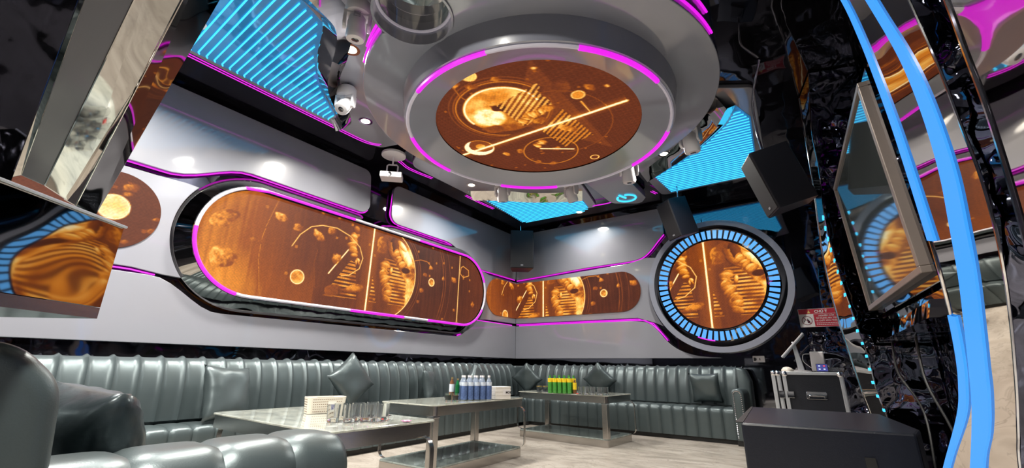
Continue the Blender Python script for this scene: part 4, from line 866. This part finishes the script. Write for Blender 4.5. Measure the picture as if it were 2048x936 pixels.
# white box with print
t = thing('ribbed_box', 'white ribbed tissue box with dark print on the middle table', 'tissue box', (-2.99, 4.07, TT), (0, 0, math.radians(68)))
b = MB(); sx_, sy_ = .20, .17
for k in range(7): b.box((0, 0, .0095+k*.0185), (sx_-(.004 if k % 2 else 0), sy_-(.004 if k % 2 else 0), .0165))
b.box((0, 0, .065), (sx_-.008, sy_-.008, .126)); b.build('box_body', M['white_card'], t, world=False, bevel=.0015, bseg=1)
MB().box((.045, -sy_/2-.001, .07), (.09, .003, .05)).build('side_label', M['sign_white'], t, world=False)
def text(body, size, loc, rot, m, parent, name='lettering', ext=.0006, bold=.0, world=True, align='LEFT'):
    c = D.curves.new(name, 'FONT'); c.body = body; c.size = size; c.extrude = ext; c.offset = bold; c.align_x = align; c.resolution_u = 3
    o = D.objects.new(name, c); COL.objects.link(o); dg = bpy.context.evaluated_depsgraph_get()
    me = D.meshes.new_from_object(o.evaluated_get(dg)); D.objects.remove(o); me.materials.append(m)
    o = D.objects.new(name, me); COL.objects.link(o); o.rotation_euler = rot; o.parent = parent
    o.location = Vector(loc)-(origin(parent) if world else Vector((0, 0, 0))); return o
text('MOC', .034, (.03, -sy_/2-.0035, .058), (H, 0, 0), M['black_plastic'], t, bold=.0008, world=False)
# water bottles, 6 standing in a shrink pack
def bottle(name, label, h, r, body, cap, lab, lab2=None, z0=.35, z1=.70, cat='bottle'):
    t = thing(name, label, cat)
    MB().lathe([(0, 0), (r*.9, 0), (r, .008), (r, h*.3), (r*.95, h*.34), (r, h*.38), (r, h*.68), (r*.8, h*.78), (r*.42, h*.88), (r*.38, h*.92)], seg=16).build('bottle_body', M[body], t, world=False, smooth=.9)
    MB().lathe([(r*.45, h*.92), (r*.45, h), (0, h)], seg=14).build('cap', M[cap], t, world=False, smooth=.6)
    MB().lathe([(r+.0008, h*z0), (r+.0012, h*z1)], seg=16, caps=False).build('label_band', M[lab], t, world=False, smooth=.9)
    if lab2: MB().lathe([(r+.0015, h*.03), (r+.0015, h*z0)], seg=16, caps=False).build('printed_band', M[lab2], t, world=False, smooth=.9)
    return t
wb = bottle('water_bottle', 'x', .245, .032, 'water', 'white_plastic', 'label_blue', 'navy_print', .58, .73)
ws = [(-3.13, 3.64), (-3.095, 3.70), (-3.06, 3.76), (-3.025, 3.82), (-2.99, 3.88), (-3.19, 3.68), (-3.155, 3.74), (-3.12, 3.80), (-3.085, 3.86)]
grp_copy(wb, [(x, y, TT) for x, y in ws], ['white-capped water bottle, '+k+' of the pack on the middle table' for k in ('front row, leftmost', 'front row, second from left', 'front row, middle one', 'front row, second from right', 'front row, rightmost', 'back row, leftmost', 'back row, second from left', 'back row, second from right', 'back row, rightmost')], 'water bottles in the pack on the middle table')
gb = bottle('sauce_bottle', 'slim green glass bottle with a gold top at the left of the water bottles', .215, .022, 'green_glass', 'gold', 'green_glass'); gb.location = (-3.19, 3.60, TT)
gb = bottle('soft_drink_bottle', 'dark bottle with pale label behind the slim green glass bottle', .225, .026, 'brown_glass', 'gold', 'label_blue'); gb.location = (-3.27, 3.60, TT)
def jar(name, label, body, r, h, loc, lid='glass', cat='glass'):
    t = thing(name, label, cat, loc)
    MB().lathe([(0, .0), (r, 0), (r, h), (r-.003, h), (r-.003, .01), (0, .008)], seg=18).build('glass_wall', M['glass'], t, world=False, smooth=.8)
    MB().lathe([(0, .009), (r-.005, .009), (r-.005, h*.75), (0, h*.75)], seg=18).build('contents', M[body], t, world=False, smooth=.8)
    if lid != 'glass': MB().lathe([(r+.002, h), (r+.002, h+.016), (0, h+.016)], seg=18).build('lid', M[lid], t, world=False, smooth=.8)
jar('glass_jar', 'small open glass of green garnish left of the amber glass', 'green', .036, .078, (-3.17, 3.44, TT))
jar('glass_jar', 'small glass filled with amber drink left of the green bottle', 'amber', .034, .072, (-3.12, 3.50, TT))
jar('glass_jar', 'small lidded glass jar at the left end of the farthest table, left one', 'water', .038, .07, (-3.40, 5.60, TT), 'gold', 'jar')
jar('glass_jar', 'small lidded glass jar at the left end of the farthest table, right one', 'water', .038, .07, (-3.32, 5.64, TT), 'gold', 'jar')
tb = bottle('tea_bottle', 'x', .235, .031, 'green', 'green', 'yellow', None, .62, .84)
ws = [(-3.16, 5.50), (-3.095, 5.52), (-3.03, 5.54), (-2.965, 5.56), (-2.90, 5.58), (-3.13, 5.57), (-3.065, 5.59), (-3.0, 5.61), (-2.935, 5.63), (-2.87, 5.65)]
grp_copy(tb, [(x, y, TT) for x, y in ws], ['green tea bottle with yellow shoulder, '+r_+' row, '+k+' on the farthest table' for r_ in ('front', 'back') for k in ('leftmost', 'second from left', 'middle', 'second from right', 'rightmost')], 'green tea bottles in the pack on the farthest table')
gb = bottle('juice_bottle', 'amber bottle with yellow label at the right end of the green tea bottles', .18, .026, 'brown_glass', 'gold', 'yellow', None, .3, .8); gb.location = (-2.83, 5.60, TT)
def lighter(label, loc, m, rz):
    t = thing('lighter', label, 'lighter', loc, (0, 0, rz)); MB().box((0, 0, .007), (.055, .018, .012)).build('lighter_body', M[m], t, world=False, bevel=.004); MB().box((.034, 0, .007), (.014, .016, .011)).build('lighter_head', M['chrome'], t, world=False, bevel=.003)
lighter('red lighter lying right of the tumblers on the nearest table', (-2.50, 2.10, TT), 'red', .4)
lighter('red lighter lying between tea bottles and tumblers on the farthest table', (-2.76, 5.56, TT), 'red', .1)
t = thing('paper_flower', 'small pink folded flower lying at the right end of the nearest table', 'flower', (-2.16, 1.98, TT))
for k in range(6):
    a_ = k*PI/3; b = MB(); c_, s_ = math.cos(a_), math.sin(a_)
    b.add([(0, 0, .004), (.018*c_-.009*s_, .018*s_+.009*c_, .012), (.036*c_, .036*s_, .010), (.018*c_+.009*s_, .018*s_-.009*c_, .012), (.018*c_, .018*s_, .003)], [(0, 1, 4), (1, 2, 4), (2, 3, 4), (3, 0, 4), (0, 3, 2, 1)]); b.build('petal', M['pink'], t, world=False)

# ------------------------------------------------------------------ moving heads, projector, speakers
def moving_head(label, loc, rz, tilt, s=1.0):
    t = thing('moving_head_light', label, 'stage light', loc, (0, 0, rz)); t.scale = (s, s, s)
    MB().box((0, 0, -.012), (.08, .12, .024)).build('hook_clamp', M['black_plastic'], t, world=False, bevel=.004)
    MB().lathe([(.0, -.022), (.085, -.022), (.10, -.04), (.105, -.11), (.095, -.13), (.06, -.14), (0, -.14)], seg=24, sy=.9).build('base', M['white_plastic'], t, world=False, smooth=.7)
    b = MB()
    for sg in (-1, 1): b.prism(fillet([(-.045, -.13), (.045, -.13), (.038, -.27), (-.038, -.27)], [0, 0, .035, .035], 5), lambda u, v, o: (o, u, v), sg*.078, sg*.102)
    b.box((0, 0, -.145), (.2, .085, .022)); b.build('yoke', M['white_plastic'], t, world=False, bevel=.005)
    R = Matrix.Rotation(tilt, 3, 'X')
    MB().lathe([(0, .085), (.045, .085), (.066, .06), (.070, .0), (.074, -.09), (.066, -.115), (.05, -.118)], (0, 0, -.235), 22, R).build('head', M['white_plastic'], t, world=False, smooth=.7)
    hd = t.children[-1]
    b = MB().lathe([(.05, -.116), (.036, -.112), (0, -.112)], (0, 0, -.235), 20, R); o = b.build('lens_ring', M['grey_plastic'], None, world=False, smooth=.7); o.parent = hd
    b = MB().lathe([(.034, -.114), (.024, -.121), (0, -.124)], (0, 0, -.235), 18, R); o = b.build('lens', M['lens'], None, world=False, smooth=.9); o.parent = hd
    b = MB()
    for k in range(4): b.box((0.0, -.072, -.20+k*.012), (.05, .004, .004))
    b.build('vents', M['grey_plastic'], t, world=False)
for lb, loc, rz, tl, s_ in [('white moving-head light at the top edge, nearest the viewer', (-2.54, 1.50, 3.70), .9, .15, 1.0), ('cream-lit white moving-head light above the left sofa, second from the top edge', (-3.76, 2.22, 3.86), .5, -.6, 1.0),
          ('white moving-head light in front of the corner light field, left one', (-3.70, 5.02, 3.84), .25, .25, 1.15), ('white moving-head light in front of the corner light field, right one', (-2.80, 5.62, 3.84), -.3, .35, 1.15),
          ('white moving-head light right of the power symbol', (-1.78, 5.38, 3.86), .5, .1, 1.25), ('pink-lit white moving-head light before the triangular light field', (-.86, 4.95, 3.86), -.3, .2, 1.25)]:
    moving_head(lb, loc, rz, tl, s_)
t = thing('ceiling_projector', 'small white projector on a bracket under the ceiling, left wall side', 'projector', (-4.58, 3.56, CEIL-.05), (0, 0, .75))
MB().lathe([(0, 0), (.17, 0), (.17, -.03), (.12, -.045), (0, -.045)], seg=28).build('mount_plate', M['white_plastic'], t, world=False, smooth=.6)
b = MB(); b.tube([(0, 0, -.04), (0, 0, -.17)], .012, 8); b.tube([(-.075, 0, -.32), (-.075, 0, -.19), (-.055, 0, -.17), (.055, 0, -.17), (.075, 0, -.19), (.075, 0, -.32)], .011, 8); b.build('bracket', M['white_plastic'], t, world=False, smooth=.8)
MB().box((0, 0, -.355), (.30, .20, .085)).build('projector_body', M['white_plastic'], t, world=False, bevel=.014)
MB().lathe([(.03, -.0), (.03, .014), (.022, .014), (.02, .004), (0, .004)], (-.02, -.10, -.355), 18, Matrix.Rotation(H, 3, 'X')).build('lens', M['lens'], t, world=False, smooth=.8)
def speaker(label, loc, mtx, dims, front='-y', bracket=None):
    t = thing('loudspeaker', label, 'speaker', loc); t.rotation_euler = mtx.to_euler()
    w_, d_, h_ = dims   # front faces local -y, narrower at the back
    q = fillet([(-w_/2, -d_/2), (w_/2, -d_/2), (w_*.36, d_/2), (-w_*.36, d_/2)], [.012, .012, .02, .02], 3)
    MB().prism(q, lambda u, v, o: (u, v, o), -h_/2, h_/2).build('cabinet', M['box_black'], t, world=False, bevel=.004)
    MB().prism(fillet([(-w_/2+.012, -h_/2+.012), (w_/2-.012, -h_/2+.012), (w_/2-.012, h_/2-.012), (-w_/2+.012, h_/2-.012)], .01, 3), lambda u, v, o: (u, -d_/2-o, v), -.004, .008).build('grille', M['grille'], t, world=False, bevel=.003)
    MB().box((0, -d_/2-.0095, -h_/2+.06), (.05, .003, .022)).build('badge', M['grey_plastic'], t, world=False)
    MB().box((0, 0, h_/2+.012), (.16, .12, .025)).build('bracket_plate', M['black_plastic'], t, world=False, bevel=.003)
    return t
speaker('black loudspeaker high in the far left room corner', (-4.80, 7.22, 3.285), Matrix.Rotation(math.radians(38), 3, 'Z'), (.48, .40, .80))
def eul(ry, rz, rx): return Matrix.Rotation(rz, 3, 'Z') @ Matrix.Rotation(ry, 3, 'Y') @ Matrix.Rotation(rx, 3, 'X')
T90 = Matrix.Rotation(-H, 3, 'Z')     # cabinet front (-y) turned to face -x
speaker('black loudspeaker hanging over the top left of the round screen', (-1.53, 6.90, 3.30), eul(-.303, .758, .027) @ T90, (.38, .36, .62))
speaker('largest hanging black loudspeaker, right of the triangular light field', (-.055, 4.62, 2.74), eul(-.30, .30, .053) @ T90, (.37, .37, .60))
t = thing('speaker_hanger', 'steel rod and cable holding up the corner loudspeaker', 'hanger', (-4.78, 7.2, 3.9)); MB().tube([(-4.80, 7.18, CEIL-.03), (-4.80, 7.2, 3.71)], .008, 6).build('rod', M['chrome'], t)
t = thing('speaker_hanger', 'pale arched tube holding up the largest hanging loudspeaker', 'hanger', (-.1, 5.2, 3.9)); MB().tube(catmull([(-.02, 4.30, CEIL-.01), (-.14, 4.45, 3.6), (-.16, 4.58, 3.3), (-.14, 4.62, 3.07)], 5), .012, 8).build('tube', M['chrome'], t, smooth=1)
t = thing('speaker_hanger', 'steel rod holding up the loudspeaker over the round screen', 'hanger', (-1.5, 6.9, 3.9)); MB().tube([(-1.50, 6.92, CEIL-.01), (-1.51, 6.91, 3.6)], .01, 6).build('rod', M['chrome'], t)
# subwoofer in the foreground
t = thing('floor_subwoofer', 'big black floor subwoofer in the right foreground', 'subwoofer', (-.10, 3.8, 0), (0, 0, math.radians(1.5)))
q = [(-.375, -.70), (.425, -.66), (.48, -.40), (.42, .64), (-.44, .70)]
MB().prism(q, lambda u, v, o: (u, v, o), .02, .65).build('cabinet', M['sub_black'], t, world=False, bevel=.012)
MB().prism([(.20, .12), (.255, .12), (.235, .52), (.19, .52)], lambda u, v, o: (u, -.674-o, v), -.0, .006).build('port_slot', M['plinth'], t, world=False)
MB().prism([(-.36, .665-.16), (-.36, .665-.158)], lambda u, v, o: (u, v, o), 0, 0) if False else None
MB().prism([(-.405, -.68), (-.365, -.68), (-.43, .69), (-.445, .69)], lambda u, v, o: (u, v, o), .648, .653).build('edge_seam', M['plinth'], t, world=False)
for x_, y_ in ((-.3, -.6), (.33, -.55), (-.33, .6), (.33, .55)): MB().lathe([(0, 0), (.03, 0), (.03, .022), (0, .022)], (x_, y_, 0), 12).build('foot', M['plinth'], t, world=False)

# ------------------------------------------------------------------ flight case and things on it
def flight_case(label, x0, x1, y0, y1, h, name='flight_case'):
    t = thing(name, label, 'case', ((x0+x1)/2, (y0+y1)/2, 0))
    MB().box(((x0+x1)/2, (y0+y1)/2, h/2+.005), (x1-x0-.02, y1-y0-.02, h-.02)).build('case_body', M['case_ply'], t)
    e = .032
    for yy in (y0, y1):
        for xx in (x0+e/2, x1-e/2): MB().box((xx, yy, h/2), (e, .014, h)).build('edge_rail', M['aluminium'], t, bevel=.003)
        for zz in (e/2, h-e/2): MB().box(((x0+x1)/2, yy, zz), (x1-x0, .014, e)).build('edge_rail', M['aluminium'], t, bevel=.003)
    for xx in (x0, x1):
        for yy in (y0+e/2, y1-e/2): MB().box((xx, yy, h/2), (.014, e, h)).build('edge_rail', M['aluminium'], t, bevel=.003)
        for zz in (e/2, h-e/2): MB().box((xx, (y0+y1)/2, zz), (.014, y1-y0, e)).build('edge_rail', M['aluminium'], t, bevel=.003)
    MB().box(((x0+x1)/2, (y0+y1)/2, h-.006), (x1-x0, y1-y0, .012)).build('top_plate', M['aluminium'], t, bevel=.003)
    for xx in (x0+.02, x1-.02): MB().lathe([(0, .018), (.02, .012), (.03, 0)], (xx, y0-.008, h-.025), 12, Matrix.Rotation(H, 3, 'X')).build('ball_corner', M['chrome'], t, smooth=.9)
    return t
t = flight_case('black flight case with aluminium edges behind the subwoofer', -.385, .165, 5.98, 6.72, .945)
b = MB(); b.prism(fillet([(-.19, .66), (.0, .66), (.0, .74), (-.19, .74)], .015, 3), lambda u, v, o: (u, 5.975-o, v), 0, .008); b.build('handle_dish', M['chrome'], t, bevel=.003)
MB().tube([(-.165, 5.965, .68), (-.165, 5.94, .70), (-.025, 5.94, .70), (-.025, 5.965, .68)], .01, 8).build('handle', M['chrome'], t, smooth=.8)
for z_ in (.70,): MB().box((-.335, 5.965, z_), (.07, .012, .07)).build('latch', M['chrome'], t, bevel=.004)
t = flight_case('narrow black cover with aluminium edges standing at the left of the flight case', -.492, -.414, 5.98, 6.72, .95, 'equipment_cover')
MB().box((-.42, 5.965, .70), (.05, .012, .08)).build('latch', M['chrome'], t, bevel=.004)
FT = .946
t = thing('monitor_stand', 'silver tablet monitor tilted on a pale stand on the flight case', 'monitor', (-.21, 6.25, FT))
MB().lathe([(0, 0), (.13, 0), (.12, .012), (.03, .022), (0, .022)], (-.23, 6.25, FT), 24, sy=.75).build('stand_foot', M['white_plastic'], t, smooth=.7)
MB().prism([(-.03, 0), (.03, 0), (.012, .33), (-.02, .33)], lambda u, v, o: (-.20+u*1.1-v*.10, 6.25+o, FT+.01+v), -.02, .02).build('stand_neck', M['aluminium'], t, bevel=.006)
Rm = Matrix.Rotation(math.radians(-47), 3, 'Y')
MB().box((-.245, 6.23, FT+.295), (.37, .26, .022), Rm).build('monitor_shell', M['aluminium'], t, bevel=.006)
MB().box(Vector((-.245, 6.23, FT+.295))+Rm @ Vector((0, 0, .012)), (.34, .23, .004), Rm).build('monitor_glass', M['lens'], t)
t = thing('wifi_router', 'white box with short stub on the flight case, beside the tablet monitor', 'router', (-.03, 6.25, FT))
MB().box((-.03, 6.25, FT+.115), (.135, .10, .22), Matrix.Rotation(.03, 3, 'Y')).build('router_body', M['white_plastic'], t, bevel=.012)
MB().tube([(-.04, 6.25, FT+.22), (-.04, 6.25, FT+.26)], .008, 8).build('stub_aerial', M['white_plastic'], t)
MB().tube(catmull([(-.10, 6.26, FT+.20), (-.16, 6.25, FT+.19), (-.17, 6.26, FT+.12), (-.12, 6.27, FT+.06), (-.06, 6.3, FT+.01)], 5), .004, 6).build('white_cable', M['white_plastic'], t, smooth=1)
t = thing('control_pad', 'small dark display with red and white marks, leaning on the white router', 'display', (.0, 6.14, FT))
MB().box((.0, 6.14, FT+.045), (.11, .02, .085), Matrix.Rotation(-.25, 3, 'X')).build('pad_body', M['black_plastic'], t, bevel=.004)
MB().box((.0, 6.127, FT+.045), (.10, .004, .075), Matrix.Rotation(-.25, 3, 'X')).build('pad_glass', M['display'], t)
for (x_, z_, m_) in ((.02, .065, 'display_red'), (-.025, .065, 'display_white'), (.02, .03, 'display_white'), (-.025, .03, 'display_white')): MB().box((x_, 6.122+(z_-.045)*.26, FT+z_), (.018, .003, .014), Matrix.Rotation(-.25, 3, 'X')).build('key_mark', M[m_], t)
t = thing('coiled_cloth', 'small crumpled grey cloth at the left edge of the flight case', 'cloth', (-.335, 6.07, FT+.004))
b = MB(); n_ = 14; rows = []
for j in range(7):
    a_ = j/6*H; rows.append([(.06*math.cos(2*PI*k/n_)*math.cos(a_)*(1+.18*math.sin(k*2.3+j)), .05*math.sin(2*PI*k/n_)*math.cos(a_)*(1+.15*math.cos(k*1.7)), .045*math.sin(a_)*(1+.1*math.sin(k*2))) for k in range(n_)])
for a_, c_ in zip(rows[:-1], rows[1:]): b.loft(a_, c_)
b.build('cloth_folds', M['cream_plastic'], t, world=False, smooth=1)
t = thing('oval_tray', 'clear oval tray standing behind the router on the flight case', 'tray', (.10, 6.45, FT))
MB().lathe([(0, .0), (.12, 0), (.14, .02), (.145, .05), (.14, .05), (.115, .01), (0, .008)], (.085, 6.5, FT), 26, sy=.7).build('tray_shell', M['glass'], t, smooth=.8)
t = thing('wall_socket', 'white double socket plate low on the far wall beside the round screen', 'socket', (-.77, 7.79, 1.12))
MB().prism(fillet([(-.86, 1.075), (-.70, 1.075), (-.70, 1.17), (-.86, 1.17)], .008, 3), lambda u, v, o: (u, 7.80-o, v), 0, .012).build('plate', M['white_plastic'], t)
for x_ in (-.815, -.765): MB().box((x_, 7.786, 1.12), (.012, .006, .03)).build('socket_hole', M['black_plastic'], t)
MB().box((-.835, 7.786, 1.12), (.03, .01, .05)).build('plug', M['black_plastic'], t, bevel=.003)
# warning sign
sx0, sx1, sz0, sz1, sy = -.165, .325, 1.575, 1.84, 7.79
t = thing('warning_sign', 'red and white Vietnamese no-drugs warning sign on the far wall', 'sign', (.08, sy, 1.7))
S_ = lambda u, v, o: (sx0+u*(sx1-sx0), sy-o, sz0+v*(sz1-sz0))
R4 = lambda a_, b_, c_, d_: [(a_, b_), (c_, b_), (c_, d_), (a_, d_)]
MB().prism(R4(0, 0, 1, 1), S_, -.012, .0).build('board', M['sign_red'], t)
for q in (R4(0, 0, 1, .015), R4(0, .985, 1, 1), R4(0, 0, .01, 1), R4(.99, 0, 1, 1), R4(.01, .70, .99, .715), R4(.012, .02, .375, .70)): MB().prism(q, S_, 0, .0015).build('white_area', M['sign_white'], t)
cx_, cz_ = sx0+.193*(sx1-sx0), sz0+.36*(sz1-sz0); rr_ = .066
b = MB(); o_ = circle(cx_, cz_, rr_, 40); i_ = circle(cx_, cz_, rr_-.008, 40); f_ = lambda p_, yy: [(u, yy, v) for u, v in p_]
b.loft(f_(o_, sy-.003), f_(i_, sy-.003)); b.prism([(cx_-rr_*.72, cz_+rr_*.66), (cx_-rr_*.62, cz_+rr_*.74), (cx_+rr_*.72, cz_-rr_*.66), (cx_+rr_*.62, cz_-rr_*.74)], lambda u, v, o: (u, sy-o, v), .002, .004); b.build('prohibition_ring', M['sign_dark'], t)
b = MB(); b.prism([(cx_+.006, cz_-.035), (cx_+.035, cz_-.04), (cx_+.036, cz_-.012), (cx_+.02, cz_+.01), (cx_+.008, cz_+.035), (cx_+.003, cz_+.0)], lambda u, v, o: (u, sy-o, v), .0015, .0022); b.prism([(cx_-.042, cz_-.022), (cx_-.035, cz_-.028), (cx_-.012, cz_+.016), (cx_-.018, cz_+.022)], lambda u, v, o: (u, sy-o, v), .0015, .0022); b.build('pictogram', M['black_plastic'], t)
tx = sx0+.27*(sx1-sx0); MB().prism([(tx-.02, sz0+.755*(sz1-sz0)), (tx+.02, sz0+.755*(sz1-sz0)), (tx, sz0+.93*(sz1-sz0))], lambda u, v, o: (u, sy-o, v), 0, .002).build('warning_triangle', M['sign_yellow'], t)
text('CHÚ Ý', .052, (sx0+.41*(sx1-sx0), sy-.001, sz0+.775*(sz1-sz0)), (H, 0, 0), M['sign_white'], t, bold=.0018)
for k, (s_, z_, sz_) in enumerate((('NGHIÊM CẤM', .57, .030), ('SỬ DỤNG MA TÚY', .435, .030), ('VÀ CHẤT KÍCH THÍCH', .30, .0275))):
    text(s_, sz_, (sx0+.69*(sx1-sx0), sy-.001, sz0+z_*(sz1-sz0)), (H, 0, 0), M['sign_white'], t, bold=.0006, align='CENTER')
b = MB()
for z_ in (.19, .10):
    x_ = .42
    while x_ < .95:
        w_ = .03+.02*random.random(); b.prism(R4(x_, z_, min(x_+w_, .97), z_+.035), S_, 0, .001); x_ += w_+.012
b.build('small_print', M['sign_white'], t, kind='stuff')
